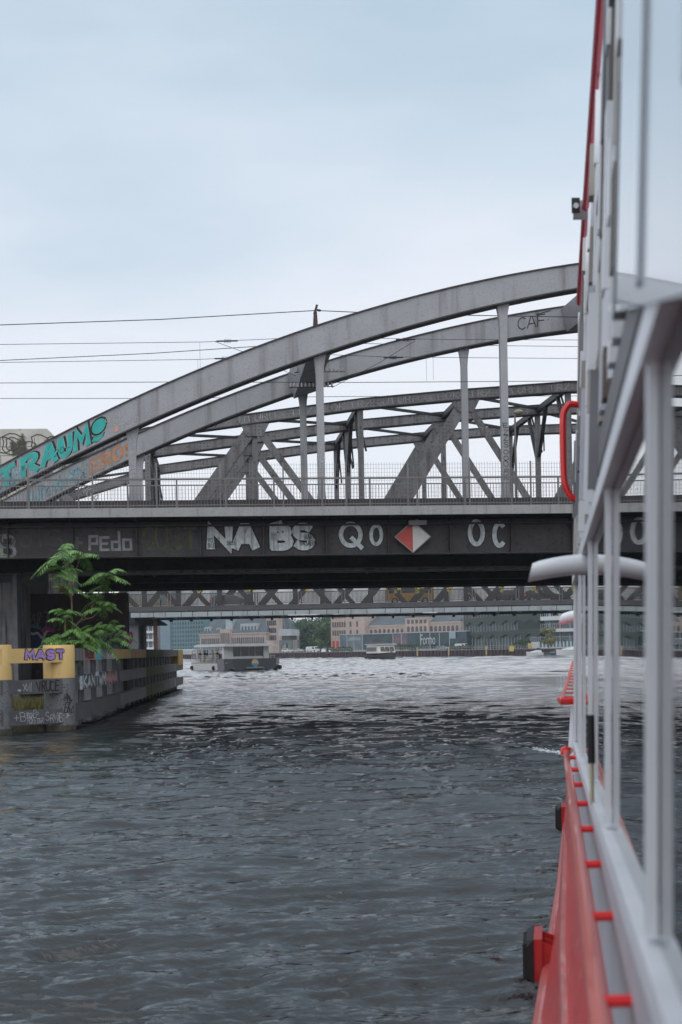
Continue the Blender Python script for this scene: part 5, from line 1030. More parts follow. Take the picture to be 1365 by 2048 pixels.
# ================================================================== CARS
def carmesh(L_=4.4, Wd=1.8, H=1.45, kind='hatch'):
    P = {'hatch': [(-.5, .3), (-.5, .62), (-.47, .95), (-.38, 1.35), (-.3, 1.43), (.02, 1.45), (.12, 1.38), (.27, .98), (.46, .8), (.5, .6), (.5, .3)],
         'van': [(-.5, .3), (-.5, .9), (-.49, 1.5), (-.46, 1.95), (.22, 2.0), (.3, 1.9), (.38, 1.2), (.48, 1.0), (.5, .7), (.5, .3)],
         'bus': [(-.5, .35), (-.5, 1.2), (-.49, 2.2), (-.48, 2.45), (.46, 2.45), (.48, 2.3), (.5, 1.3), (.5, .9), (.5, .35)]}[kind]
    n = len(P); g = MB(); secs = []
    for yy, sc, dz in ((-1, .965, 1), (-.86, 1, 1), (.86, 1, 1), (1, .965, 1)):
        secs.append([(x*L_*(sc if True else 1), yy*Wd/2*(1-.13*max(0, z-.95)/.6 if kind == 'hatch' else 1-.03*max(0, z-1)), z*sc+.01) for x, z in P])
    g.loft(secs); body = g
    gl = MB(); ins_ = .0
    if kind == 'hatch': W_ = [[(-.36, 1.0), (-.325, 1.3), (-.1, 1.36), (-.1, 1.0)], [(-.085, 1.0), (-.085, 1.36), (.06, 1.34), (.2, 1.0)]]
    elif kind == 'van': W_ = [[(.12, 1.15), (.12, 1.75), (.26, 1.75), (.34, 1.15)]]
    else: W_ = [[(-.46, 1.3), (-.46, 2.1), (-.2, 2.1), (-.2, 1.3)], [(-.18, 1.3), (-.18, 2.1), (.1, 2.1), (.1, 1.3)], [(.12, 1.3), (.12, 2.1), (.42, 2.1), (.44, 1.3)]]
    for s_ in (-1, 1):
        for w_ in W_:
            q = [(x*L_, s_*(Wd/2*(1-.13*max(0, z-.95)/.6 if kind == 'hatch' else 1-.03*max(0, z-1))+.004), z) for x, z in w_]; gl.prism(q, (0, s_*.012, 0))
    if kind == 'hatch':
        for (x0, z0, x1, z1) in ((.275, 1.0, .135, 1.36), (-.475, 1.0, -.395, 1.33)):
            k_ = .006 if x0 > 0 else -.006; gl.prism([((x0+k_)*L_, -Wd*.43, z0), ((x0+k_)*L_, Wd*.43, z0), ((x1+k_)*L_, Wd*.38, z1), ((x1+k_)*L_, -Wd*.38, z1)], (k_*2, 0, .012))
    elif kind == 'van': gl.prism([(.395*L_, -Wd*.43, 1.25), (.395*L_, Wd*.43, 1.25), (.325*L_, Wd*.42, 1.8), (.325*L_, -Wd*.42, 1.8)], (.03, 0, .01))
    return body, gl
CAR = {}
tyreM = mat('tyre', (.015, .015, .015), .8); rimM = mat('rim', (.35, .35, .36), .35, .6); carGlass = mat('car_glass', (.02, .025, .03), .08); tailM = mat('tail_light', (.5, .02, .02), .3, emit=(1, .05, .03, .8)); headM = mat('head_light', (.7, .7, .68), .2)
def car(kind, L_, loc, rz, paint, lab, group, cat='car'):
    t = thing({'hatch': 'parked_car' if group.startswith('cars parked') else 'car', 'van': 'van', 'bus': 'minibus'}[kind], lab, cat, loc, group, rz); key = (kind, L_)
    if key not in CAR:
        Wd = 1.8 if kind == 'hatch' else 2.0; b, gl = carmesh(L_, Wd, 1.45, kind); r_ = .33 if kind == 'hatch' else .37
        w1 = MB(); w1.tube([(0, -.11, 0), (0, .11, 0)], r_, 18); w2_ = MB(); w2_.tube([(0, -.118, 0), (0, .118, 0)], r_*.62, 12)
        tl = MB(); tl.box(-L_*.5-.02, -L_*.5+.08, -.22, .22, .72, .9); hl = MB(); hl.box(L_*.5-.12, L_*.5-.0, -.22, .22, .62, .76)
        CAR[key] = [mkmesh('car_body', b, None, smooth=True), mkmesh('car_windows', gl, carGlass), mkmesh('tyre', w1, tyreM), mkmesh('rim', w2_, rimM), mkmesh('tail_light', tl, tailM), mkmesh('headlight', hl, headM), Wd, r_]; CAR[key][0].materials.append(None)
    B = CAR[key]; Wd, r_ = B[6], B[7]
    def ch(nm, me, p, par=t):
        o = bpy.data.objects.new(nm, me); COL.objects.link(o); o.parent = par; o.location = p; return o
    o = ch('body', B[0], (0, 0, 0)); o.material_slots[0].link = 'OBJECT'; o.material_slots[0].material = paint
    ch('windows', B[1], (0, 0, 0))
    for sx in (-.31, .31):
        for sy in (-1, 1): w_ = ch('wheel', B[2], (sx*L_, sy*(Wd/2-.1), r_)); ch('rim', B[3], (0, 0, 0), w_)
    for sy in (-1, 1): ch('tail_light', B[4], (0, sy*Wd*.36, 0)); ch('headlight', B[5], (0, sy*Wd*.36, 0))
    return t
pDark = mat('dark_grey_car_paint', (.035, .045, .05), .25, .3, .05, 1, coat=.6); pSilver = mat('silver_car_paint', (.4, .42, .44), .3, .3, .05, 1, coat=.5); pWhite = mat('white_car_paint', (.65, .66, .66), .3, 0, .05, 1, coat=.5); pYel = mat('yellow_van_paint', (.42, .22, .03), .4, 0, .08, 1, coat=.4); pBlue = mat('blue_grey_car_paint', (.16, .22, .27), .3, .3, .05, 1, coat=.5)
zr = zc_dt-.2
def onC(px_, t): q = FC.sz(px_, 1200, t)[0]; return FC.W(q, t, zr+.12)
g = MB(); g.fbox(FC, CL-10, CR, 2.9, 10.2, zr, zr+.12); struct('road', g, mat('asphalt', (.05, .05, .052), .9, 0, .2, .5))
cargrp = 'vehicles crossing the road bridge'
car('hatch', 4.9, onC(462, 5), math.pi*0, pDark, 'dark car near the left end of the road bridge, above the catamaran stern', cargrp)
car('bus', 5.8, onC(820, 5.2), 0, pYel, 'orange yellow delivery van on the road bridge behind the railing', cargrp, 'van')
car('hatch', 4.5, onC(1086, 5), math.pi*0, pDark, 'dark car on the road bridge at the right beside the tour boat wall', cargrp)
car('hatch', 4.4, onC(1010, 5.4), math.pi, mat('black_car_paint', (.02, .02, .022), .25, .2, .05, 1, coat=.6), 'black car with a lit red tail light, second from the right on the road bridge', cargrp)
def onQ(px_, t): q = K.sz(px_, 1290, t)[0]; return K.W(q, t, ZQ+.01)
qgrp = 'cars parked on the far quay'
car('hatch', 4.4, onQ(651-55, 5), K.a+.1, pSilver, 'silver car parked on the quay below the dark trees', qgrp)
car('hatch', 4.4, onQ(886, 6), K.a+.05, pBlue, 'blue grey car parked on the quay right of the Formo letters', qgrp)
car('hatch', 4.4, onQ(575, 5), K.a+.1, pWhite, 'white car parked under the portal of the harbour crane', qgrp)
car('hatch', 4.4, onQ(393, 5), K.a+.1, pSilver, 'silver car parked by the waterside hall at the left', qgrp)
car('van', 5.6, onQ(626, 7), K.a, pWhite, 'white van parked on the quay right of the silver car, below the trees', qgrp, 'van')
car('van', 5.4, onQ(925, 16), K.a, pWhite, 'white van parked beside the hedge left of the olive building', qgrp, 'van')
# ================================================================== PEOPLE
def skin_mesh(name, chains, radii, root=0, sub=1):
    me = bpy.data.meshes.new(name); me.from_pydata(chains[0], chains[1], []); o = bpy.data.objects.new(name, me); COL.objects.link(o)
    md = o.modifiers.new('s', 'SKIN'); md.use_smooth_shade = True; sk = me.skin_vertices[0].data
    for i, r_ in enumerate(radii): sk[i].radius = r_ if isinstance(r_, tuple) else (r_, r_)
    sk[root].use_root = True; sb = o.modifiers.new('u', 'SUBSURF'); sb.levels = sub; sb.render_levels = sub
    m2 = bpy.data.meshes.new_from_object(o.evaluated_get(bpy.context.evaluated_depsgraph_get())); bpy.data.objects.remove(o); m2.name = name; return m2
def person_mesh(pose):
    if pose == 'stand': J = dict(pel=(0, 0, .95), che=(0, 0, 1.25), nk=(0, 0, 1.47), hd=(.01, 0, 1.6), tp=(.01, 0, 1.72), ls=(0, .19, 1.4), le=(.02, .25, 1.13), lh=(.14, .22, .93), rs=(0, -.19, 1.4), re=(.03, -.25, 1.14), rh=(.2, -.18, 1.02), lk=(.02, .1, .5), lf=(0, .11, .08), lt=(.14, .12, .04), rk=(.03, -.1, .5), rf=(0, -.11, .08), rt=(.14, -.12, .04))
    elif pose == 'sit': J = dict(pel=(0, 0, .52), che=(.02, 0, .83), nk=(.02, 0, 1.05), hd=(.04, 0, 1.18), tp=(.04, 0, 1.3), ls=(.02, .19, .98), le=(.1, .25, .74), lh=(.33, .16, .68), rs=(.02, -.19, .98), re=(.1, -.25, .74), rh=(.32, -.14, .7), lk=(.44, .11, .52), lf=(.42, .11, .08), lt=(.55, .12, .04), rk=(.44, -.11, .52), rf=(.42, -.11, .08), rt=(.55, -.12, .04))
    else: J = dict(pel=(-.05, 0, .98), che=(.16, 0, 1.22), nk=(.3, 0, 1.4), hd=(.37, 0, 1.51), tp=(.39, 0, 1.63), ls=(.25, .18, 1.35), le=(.38, .24, 1.12), lh=(.55, .22, 1.04), rs=(.25, -.18, 1.35), re=(.38, -.24, 1.12), rh=(.55, -.22, 1.04), lk=(.28, .1, .72), lf=(.05, .1, .35), lt=(.18, .1, .3), rk=(.2, -.1, .6), rf=(.12, -.1, .18), rt=(.24, -.1, .14))
    rr_ = dict(pel=(.13, .16), che=(.12, .17), nk=.055, hd=.095, tp=.07, ls=.07, le=.045, lh=.035, rs=.07, re=.045, rh=.035, lk=.065, lf=.045, lt=.035, rk=.065, rf=.045, rt=.035)
    N_ = list(J); E = [('pel', 'che'), ('che', 'nk'), ('nk', 'hd'), ('hd', 'tp'), ('che', 'ls'), ('ls', 'le'), ('le', 'lh'), ('che', 'rs'), ('rs', 're'), ('re', 'rh'), ('pel', 'lk'), ('lk', 'lf'), ('lf', 'lt'), ('pel', 'rk'), ('rk', 'rf'), ('rf', 'rt')]
    me = skin_mesh('person_body', ([J[k] for k in N_], [(N_.index(a), N_.index(b)) for a, b in E]), [rr_[k] for k in N_])
    for _ in range(4): me.materials.append(None)
    nk = Vector(J['nk']); pel = Vector(J['pel'])
    for p in me.polygons:
        c = p.center; mi = 1
        if c.z > nk.z-.01 and (c-nk).length < .4: mi = 0
        elif any((c-Vector(J[k])).length < .09 for k in ('lh', 'rh')): mi = 0
        elif any((c-Vector(J[k])).length < .12 for k in ('lf', 'rf', 'lt', 'rt')): mi = 3
        elif c.z < pel.z+.02 and not any((c-(Vector(J[a])+Vector(J[b]))/2).length < .2 for a, b in (('le', 'lh'), ('re', 'rh'))): mi = 2
        p.material_index = mi
    h = MB(); hd = Vector(J['hd'])+Vector((-.02, 0, .05)); vs = []
    prof = [(.105, -.07), (.115, -.02), (.11, .04), (.08, .09), (.03, .115)]; h.lathe(hd, prof, 12); hm = mkmesh('hair', h, None, smooth=True); hm.materials.append(None); return me, hm
PM = {k: person_mesh(k) for k in ('stand', 'sit', 'ride')}
skinM = mat('skin', (.5, .32, .24), .6); shoeM = mat('shoes', (.04, .035, .03), .7)
def clo(n, c): return mat('cloth_'+n, c, .85, 0, .12, 6)
CL_ = dict(black=(.02, .02, .025), white=(.6, .6, .58), beige=(.42, .34, .25), red=(.4, .07, .06), navy=(.03, .05, .12), grey=(.2, .2, .2), blue=(.12, .22, .38), olive=(.12, .13, .07), pink=(.5, .28, .28), yellow=(.65, .62, .08), brown=(.15, .08, .05), blond=(.4, .28, .12), cyan=(.02, .4, .6))
def person(pose, loc, rz, top, leg, hair, lab, group=None):
    o = bpy.data.objects.new('person', PM[pose][0]); COL.objects.link(o); o.location = loc; o.rotation_euler = (0, 0, rz); o['label'] = lab; o['category'] = 'person'
    if group: o['group'] = group
    for i, m_ in enumerate((skinM, clo(top, CL_[top]), clo(leg, CL_[leg]), shoeM)): o.material_slots[i].link = 'OBJECT'; o.material_slots[i].material = m_
    h = bpy.data.objects.new('hair', PM[pose][1]); COL.objects.link(h); h.parent = o; h.material_slots[0].link = 'OBJECT'; h.material_slots[0].material = clo(hair, CL_[hair]); return o
# cyclist on the road bridge
p = onC(940, 3.4); bk = thing('bicycle', 'dark bicycle ridden across the road bridge', 'bicycle', p)
wm = MB(); wm.tube([(.34*math.cos(i*.2618), 0, .34*math.sin(i*.2618)) for i in range(25)], .022, 6)
for i in range(8): wm.tube([(0, 0, 0), (.33*math.cos(i*.785), 0, .33*math.sin(i*.785))], .005, 4)
for dx in (-.52, .52): g = MB(); g.v = [(x+dx, y, z+.36) for x, y, z in wm.v]; g.f = list(wm.f); part('wheel', g, tyreM, bk, local=True)
g = MB(); J = [(-.52, 0, .36), (-.15, 0, .85), (.38, 0, .88), (.52, 0, .36), (-.05, 0, .33), (.36, 0, 1.02)]
for a, b in ((0, 1), (0, 4), (4, 1), (4, 2), (1, 2), (2, 3), (2, 5)): g.tube([J[a], J[b]], .02, 6)
part('frame', g, mat('bike_frame', (.03, .03, .04), .4), bk, local=True)
g = MB(); g.tube([(.36, -.28, 1.04), (.42, 0, 1.03), (.36, .28, 1.04)], .015, 6); part('handlebar', g, tyreM, bk, local=True); g = MB(); g.loft([[(-.3, -.08, .92), (-.3, .08, .92), (-.3, .07, .97), (-.3, -.07, .97)], [(-.02, -.02, .92), (-.02, .02, .92), (-.02, .02, .95), (-.02, -.02, .95)]]); part('saddle', g, tyreM, bk, local=True)
person('ride', (p[0]-.1, p[1], p[2]+.0), 0, 'yellow', 'navy', 'black', 'cyclist in a yellow jacket bent over a bicycle on the road bridge')
person('stand', onC(322, 3.6), 0, 'cyan', 'black', 'brown', 'pedestrian in a bright blue jacket walking on the left end of the road bridge')
person('stand', onQ(652, 2), K.a, 'blue', 'grey', 'brown', 'person in blue standing at the quay railing left of the brick mill')
# ================================================================== TOUR CATAMARAN
DS = 195
bx, by = (unp(510, 1300)[0]*DS), DS; sternx = unp(386, 1300)[0]*(DS+17)
hd = math.atan2(-1, -.06)  # bow direction in world: towards the camera
cx0, cy0 = bx, by
ANG = math.atan2(-.92, .39)  # heading of +x (bow)
sc = thing('tour_catamaran', 'white solar tour catamaran with grey bow panel and open deck full of passengers', 'boat', (0, 0, 0), None, ANG)
fwd = Vector((math.cos(ANG), math.sin(ANG), 0)); lft = Vector((-fwd.y, fwd.x, 0))
HW = 3.95; HL = 17.0
# bow centre is at local x = +HL/2
sc.location = Vector((bx, by, 0))-fwd*HL/2
sc.location.z = 0
greyB = mat('grey_bow_panel', (.09, .095, .105), .35, .2, .08, .5, coat=.3); hullW = mat('boat_off_white', (.6, .6, .6), .4, 0, .08, 1); deckM = mat('teak_deck', (.35, .27, .18), .7)
def P_(nm, g, m_, lab=None, par=None, smooth=False): return part(nm, g, m_, par or sc, lab, smooth, local=True)
for s_ in (-1, 1):
    g = MB(); secs = []
    for x, w_, zt, zb in ((-HL/2, 1, .95, -.3), (0, 1.1, .95, -.3), (HL/2-3.5, 1.0, 1.0, -.3), (HL/2-2.2, .45, 1.0, -.1)):
        yc = s_*(HW-.7); secs.append([(x, yc-w_*.6, zb), (x, yc+w_*.6, zb), (x, yc+w_*.68, zt), (x, yc-w_*.68, zt)])
    g.loft(secs); P_('hull', g, hullW)
g = MB(); g.box(-HL/2, HL/2-.8, -HW+.05, HW-.05, .96, 1.1); P_('deck', g, deckM)
g = MB(); prof = [(-HW-.05, HL/2-4.2), (-HW+.02, HL/2-1.4), (-HW+.9, HL/2-.1), (HW-.9, HL/2-.1), (HW-.02, HL/2-1.4), (HW+.05, HL/2-4.2)]
g.loft([[(x+.1*(z > 1), y*(1+.04*(z > 1)), z) for z in (zb, 1.62+.0*i)] + [(x-.12, y*.97, z) for z in (1.62, zb)] for i, ((y, x), zb) in enumerate(zip(prof, (.05, .05, .3, .3, .05, .05)))], close=True)
P_('bow_panel', g, greyB)
g = MB(); P = []
g.v = []; n_ = 11
g.loft([[(HL/2-.12, (HW-1.05)*(-1+2*i/n_), .301), (HL/2-.12, (HW-1.05)*(-1+2*i/n_), .3-.32+.28*math.sin(math.pi*i/n_)), (HL/2-.25, (HW-1.05)*(-1+2*i/n_), .3-.32+.28*math.sin(math.pi*i/n_)), (HL/2-.25, (HW-1.05)*(-1+2*i/n_), .301)] for i in range(n_+1)]); P_('bow_skirt', g, greyB)
fb = lambda u, v, o: (HL/2+.01+o+.04, u, v)   # u to the left of the boat = right in the picture when seen from the front is negative
fbm = lambda u, v, o: fb(u, v, o)
def disc(nm, cy, cz, r_, m_, a0, a1, off, wav=0):
    pts = [(cy+r_*math.cos(R(a0+(a1-a0)*i/20)), cz+r_*math.sin(R(a0+(a1-a0)*i/20))) for i in range(21)]
    if wav: pts += [(cy-r_+2*r_*i/8 if wav > 0 else cy+r_-2*r_*i/8, cz+.07*math.sin(i*.9)) for i in range(9)][1:-1] if False else []
    g = MB(); g.prism([fb(a, b, off) for a, b in pts], (.01, 0, 0)); P_(nm, g, m_)
disc('emblem_ring', 0, 1.02, .5, signW, 0, 342, 0); disc('emblem_sun', 0, 1.03, .42, mat('emblem_orange', (.75, .38, .06), .5), 5, 175, .02); disc('emblem_wave', 0, .99, .42, mat('emblem_blue', (.02, .3, .55), .5), 185, 355, .02)
M_ = Marks(lambda u, v, o: (HL/2+.06+o, u, v), .004); M_.stroke([(-.4, .99), (-.2, 1.05), (0, 1.0), (.2, .95), (.4, 1.03)], .07); P_('emblem_swash', M_.mb, signW)
M_ = Marks(lambda u, v, o: (HL/2+.06+o, u, v), .004); M_.text('SOLARWATERWORLD', -1.25, .3, .17, .12, .035, .4); P_('lettering', M_.mb, signW, 'white letters SOLARWATERWORLD')
# canopy roof
g = MB(); g.box(-HL/2+.6, HL/2-1.9, -HW+.3, HW-.3, 3.32, 3.62); g.box(-HL/2+.8, HL/2-2.1, -HW+.6, HW-.6, 3.63, 3.7); P_('roof', g, hullW)
g = MB(); 
for i in range(5): g.box(-HL/2+1.5+i*2.6, -HL/2+3.8+i*2.6, -2.8, 2.8, 3.72, 3.76)
P_('solar_panels', g, mat('solar_cell', (.02, .03, .06), .2, .2))
# wheelhouse front: two white pillars, dark windscreen, ledge
for y0, y1 in ((-HW+.55, -HW+1.9), (HW-1.5, HW-.75)): g = MB(); g.box(HL/2-4.0, HL/2-3.2, y0, y1, 1.11, 3.3); P_('pillar', g, white)
g = MB(); g.box(HL/2-3.6, HL/2-3.5, -HW+1.95, HW-1.55, 1.95, 3.25); P_('windscreen', g, carGlass)
g = MB(); g.box(HL/2-3.7, HL/2-3.4, -HW+1.95, HW-1.55, 1.6, 1.92); g.box(HL/2-3.49, HL/2-3.3, -HW+1.95, HW-1.55, 1.11, 1.4)
for y in (-.9, .3, 1.2): g.box(HL/2-3.49, HL/2-3.42, y, y+.06, 1.93, 3.28)
P_('window_frame', g, white)
for x in (-7, -4.2, -1.4, 1.4):
    for y in (-HW+.5, HW-.5): g = MB(); g.box(x, x+.1, y-.05, y+.05, 1.11, 3.31); P_('roof_post', g, white)
g = MB()
for y in (-HW+.1, HW-.1):
    for z in (1.55, 1.85, 2.1): g.tube([(-HL/2+.1, y, z), (HL/2-4.1, y, z)], .018, 5)
    x = -HL/2+.1
    while x < HL/2-4.1: g.box(x-.02, x+.02, y-.02, y+.02, 1.11, 2.1); x += .55
for z in (1.55, 1.85, 2.1): g.tube([(-HL/2+.1, -HW+.1, z), (-HL/2+.1, HW-.1, z)], .025, 6)
for y in (-HW+.5, HW-.5): g.tube([(HL/2-1.6, y, 1.62), (HL/2-1.6, y, 2.0), (HL/2-3, y, 2.0), (HL/2-3, y, 1.62)], .025, 6)
P_('railing', g, mat('white_tube', (.6, .6, .6), .4, .2))
g = MB(); 
for x in (-5.5, -3.5, -1.5, .5): g.box(x, x+.5, -HW+.6, HW-.6, 1.11, 1.55)
P_('benches', g, mat('bench_beige', (.4, .32, .22), .7))
for x, y in ((-HL/2+.6, -HW-.02), (2.4, -HW-.02), (HL/2-.9, HW+.0)): g = MB(); g.lathe((x, y, .05), [(.05, 0), (.26, .08), (.3, .3), (.26, .52), (.05, .6)], 12); P_('fender', g, tyreM)
tops = ['black', 'white', 'beige', 'red', 'black', 'navy', 'beige', 'pink', 'grey', 'black', 'white', 'olive', 'beige', 'black', 'red', 'blue', 'brown', 'black']; hairs = ['black', 'brown', 'blond', 'brown']
words = ['at the stern railing', 'next to the stern corner', 'near the first roof post', 'behind the port railing', 'beside the second roof post', 'amidships', 'close to the wheelhouse pillar']
rg = random.Random(9)
sp = [(-7.9, -3.1, 'stand', 'white'), (-7.2, -2.2, 'stand', 'black'), (-6.4, -3.2, 'stand', 'red'), (-5.4, -3.1, 'sit', 'beige'), (-5.3, -2.2, 'sit', 'grey'), (-4.5, -3.2, 'stand', 'navy'), (-3.6, -3.0, 'sit', 'olive'), (-3.4, -2.1, 'sit', 'pink'), (-2.7, -3.2, 'stand', 'black'), (-1.6, -3.0, 'sit', 'white'), (-1.3, -1.9, 'sit', 'brown'), (-.6, -3.1, 'stand', 'beige'), (.5, -3.0, 'sit', 'blue'), (.7, -2.0, 'sit', 'black'), (1.5, -3.1, 'stand', 'brown'), (2.3, -2.4, 'stand', 'black'), (-6.6, .5, 'stand', 'beige'), (-4.0, .9, 'stand', 'grey')]
nth = ['first', 'second', 'third', 'fourth', 'fifth', 'sixth', 'seventh', 'eighth', 'ninth', 'tenth', 'eleventh', 'twelfth', 'thirteenth', 'fourteenth', 'fifteenth', 'sixteenth', 'seventeenth', 'eighteenth']
for i, (x, y, ps, top) in enumerate(sp):
    wp = Vector(sc.location)+fwd*x+lft*y; zz = 1.11+(.04 if ps == 'sit' else 0)
    side = 'the picture-left railing' if y < 0 else 'the far railing'
    person(ps, (wp.x, wp.y, zz), ANG+rg.uniform(-1, 1), top, rg.choice(['navy', 'black', 'grey', 'beige']), hairs[i % 4], f'{"seated" if ps == "sit" else "standing"} passenger in {top} top, {nth[i]} from the catamaran stern', 'passengers on the open deck of the catamaran')
# ================================================================== SMALL TOUR BOAT
DT = 372; tx = unp(763, 1300)[0]*DT; A2 = math.atan2(-1, .28); f2 = Vector((math.cos(A2), math.sin(A2), 0)); L2 = 14
t2 = thing('passenger_launch', 'smaller cream passenger launch with dark hull and canopy farther away on the river', 'boat', (tx, DT, 0), None, A2)
t2.location = Vector((tx+.3, DT, 0))-f2*L2/2; t2.scale = (1.12, 1.15, 1.15)
def hull(L_, w_, zt, zb=-.3, flare=.8, bow=1.0):
    g = MB(); secs = []
    for f in (0, .2, .5, .75, .9, 1.0):
        ww = w_/2*(1 if f < .5 else max(.04, 1-((f-.5)/.5)**2.2)); x = L_*f; h_ = zt+bow*.35*max(0, f-.5)*2; secs.append([(x, -ww*flare, zb), (x, ww*flare, zb), (x+.0, ww, h_), (x, -ww, h_)])
    return g.loft(secs)
part('hull', hull(L2, 5.2, 1.0), mat('dark_hull', (.04, .03, .035), .35), t2, local=True)
g = MB(); g2 = hull(L2+.06, 5.3, 1.25); g.v = [(x, y, max(z, .95+.03*x)) for x, y, z in g2.v]; g.f = g2.f; part('rubbing_band', g, mat('maroon_band', (.2, .09, .09), .5), t2, local=True)
g = MB(); g.loft([[(.8, -2.3, 1.4), (.8, 2.3, 1.4), (.8, 2.1, 3.3), (.8, -2.1, 3.3)], [(9, -2.3, 1.4), (9, 2.3, 1.4), (8.7, 2.05, 3.2), (8.7, -2.05, 3.2)], [(10.3, -1.9, 1.4), (10.3, 1.9, 1.4), (9.3, 1.7, 3.1), (9.3, -1.7, 3.1)]]); part('cabin', g, mat('cream_cabin', (.62, .58, .54), .5), t2, local=True)
for i in range(6):
    for ya_, yb_ in ((-2.36, -2.25), (2.25, 2.36)): g = MB(); g.box(1.2+i*1.3, 2.2+i*1.3, ya_, yb_, 1.9, 2.8); part('cabin_window', g, carGlass, t2, local=True)
for y in (-1.6, -.5, .6):
    g = MB(); g.prism([(10.22, y, 1.9), (10.22, y+1.0, 1.9), (9.62, y+.95, 2.85), (9.62, y+.05, 2.85)], (.05, 0, .02)); part('windscreen', g, carGlass, t2, local=True)
g = MB(); g.box(.2, 9.6, -2.35, 2.35, 3.32, 3.5); part('roof', g, hullW, t2, local=True)
g = MB(); g.box(-.2, 4.2, -2.1, 2.1, 3.72, 3.8); part('canopy', g, mat('red_canopy', (.35, .13, .1), .7), t2, local=True)
g = MB()
for i in range(4): g.lathe((2+i*2.6, -2.75, .15), [(.05, 0), (.22, .05), (.25, .4), (.1, .5)], 10)
part('fenders', g, tyreM, t2, local=True)
for i, (x, y, c_) in enumerate(((-.0, -1.5, 'white'), (-.2, -.5, 'black'), (11.5, 1.0, 'grey'))):
    wp = Vector(t2.location)+f2*x+Vector((-f2.y, f2.x, 0))*y; person('stand', (wp.x, wp.y, 1.05), A2, c_, 'navy', 'brown', f'person in {c_} standing {"at the bow" if x > 3 else "at the stern"} of the passenger launch')
# ================================================================== MOORED MOTOR BOATS
def cruiser(px0, px1, D, lab, nm, m_, top, canopy=False, H=1.0):
    x0 = unp(px0, 1300)[0]*D; x1 = unp(px1, 1300)[0]*D; L_ = x1-x0; t = thing(nm, lab, 'boat', (x1, D, 0), 'boats moored along the far quay wall', math.pi)
    part('hull', hull(L_, L_*.36, H*.9), m_, t, local=True)
    g = MB(); g.loft([[(L_*.1, -L_*.14, H*.9), (L_*.1, L_*.14, H*.9), (L_*.14, L_*.12, H*1.6), (L_*.14, -L_*.12, H*1.6)], [(L_*.5, -L_*.14, H*.95), (L_*.5, L_*.14, H*.95), (L_*.42, L_*.12, H*1.6), (L_*.42, -L_*.12, H*1.6)], [(L_*.85, -L_*.05, H*1.05), (L_*.85, L_*.05, H*1.05), (L_*.8, L_*.04, H*1.15), (L_*.8, -L_*.04, H*1.15)]]); part('cabin', g, top, t, local=True)
    g = MB(); g.loft([[(L_*.16, -L_*.122, H*1.62), (L_*.16, L_*.122, H*1.62), (L_*.19, L_*.1, H*2.3), (L_*.19, -L_*.1, H*2.3)], [(L_*.42, -L_*.122, H*1.62), (L_*.42, L_*.122, H*1.62), (L_*.34, L_*.1, H*2.3), (L_*.34, -L_*.1, H*2.3)]]); part('windscreen', g, carGlass if not canopy else mat('navy_canopy', (.02, .025, .035), .7), t, local=True)
    g = MB(); g.tube([(L_*.25, 0, H*2.3), (L_*.2, 0, H*3.0)], .04, 6); part('mast', g, frameW, t, local=True)
    return t
cruiser(1053, 1087, 415, 'white sporty motor cruiser, leftmost of the boats moored at the quay wall', 'motor_cruiser', hullW, white)
cruiser(1090, 1117, 412, 'low dark grey dinghy moored between the two white boats', 'dinghy', mat('dark_dinghy', (.05, .07, .09), .5), mat('dinghy_cover', (.12, .15, .18), .7), H=.7)
cruiser(1113, 1175, 405, 'large white motor yacht with navy canopy beside the tour boat wall', 'motor_yacht', hullW, white, True, 1.6)
# ================================================================== THE RED AND WHITE BOAT WE LEAN OUT OF (runs along the right side)
TH = .149
def PB(d, Y, z): return (TH*Y+d, Y, EYE+z)
pb = thing('excursion_boat', 'red hulled excursion boat with glazed white side filling the right edge', 'boat', PB(2.5, 4, -2.5))
wht = mat('boat_white_enamel', (.82, .83, .87), .3, 0, .08, 1.2, coat=.3, streak=((.4, .4, .42), 2.5, .6, .4))
greyP = mat('boat_grey_panel', (.24, .24, .26), .45, .1, .15, 1.5); alu = mat('brushed_aluminium_frame', (.86, .87, .92), .35, .0, .08, 3)
redH = mat('boat_red_paint', (.66, .05, .05), .42, 0, .12, 3, speck=((.7, .3, .28), 9, .62, .5), coat=.2, bump=.25, bscale=14); redB = mat('bright_red_tube', (.8, .02, .02), .35, 0, .05, 2, coat=.4)
brownW = mat('brown_wood', (.15, .115, .1), .6, 0, .3, 4); rubM = mat('black_rubber', (.014, .014, .016), .7, 0, .2, 6)
bglass = mat('boat_window_glass', (.012, .014, .016), .015, 0, 0, 1, ior=2.1)
def wd(z): return .155+.04*z if z > 0 else .155            # lateral position of the side at height z (tumblehome)
YA, YE = -2.5, 10.0
def sill(Y): return -.42-.027*max(0, Y)
def slab(g, Y0, Y1, z0, z1, out0, out1, n=1):   # a strip following the leaning side; out = distance outboard(-)/inboard(+)
    f0 = z0 if callable(z0) else (lambda Y: z0); f1 = z1 if callable(z1) else (lambda Y: z1)
    secs = []
    for i in range(n+1):
        Y = Y0+(Y1-Y0)*i/n; a, b = f0(Y), f1(Y); secs.append([PB(wd(a)+out0, Y, a), PB(wd(a)+out1, Y, a), PB(wd(b)+out1, Y, b), PB(wd(b)+out0, Y, b)])
    return g.loft(secs)
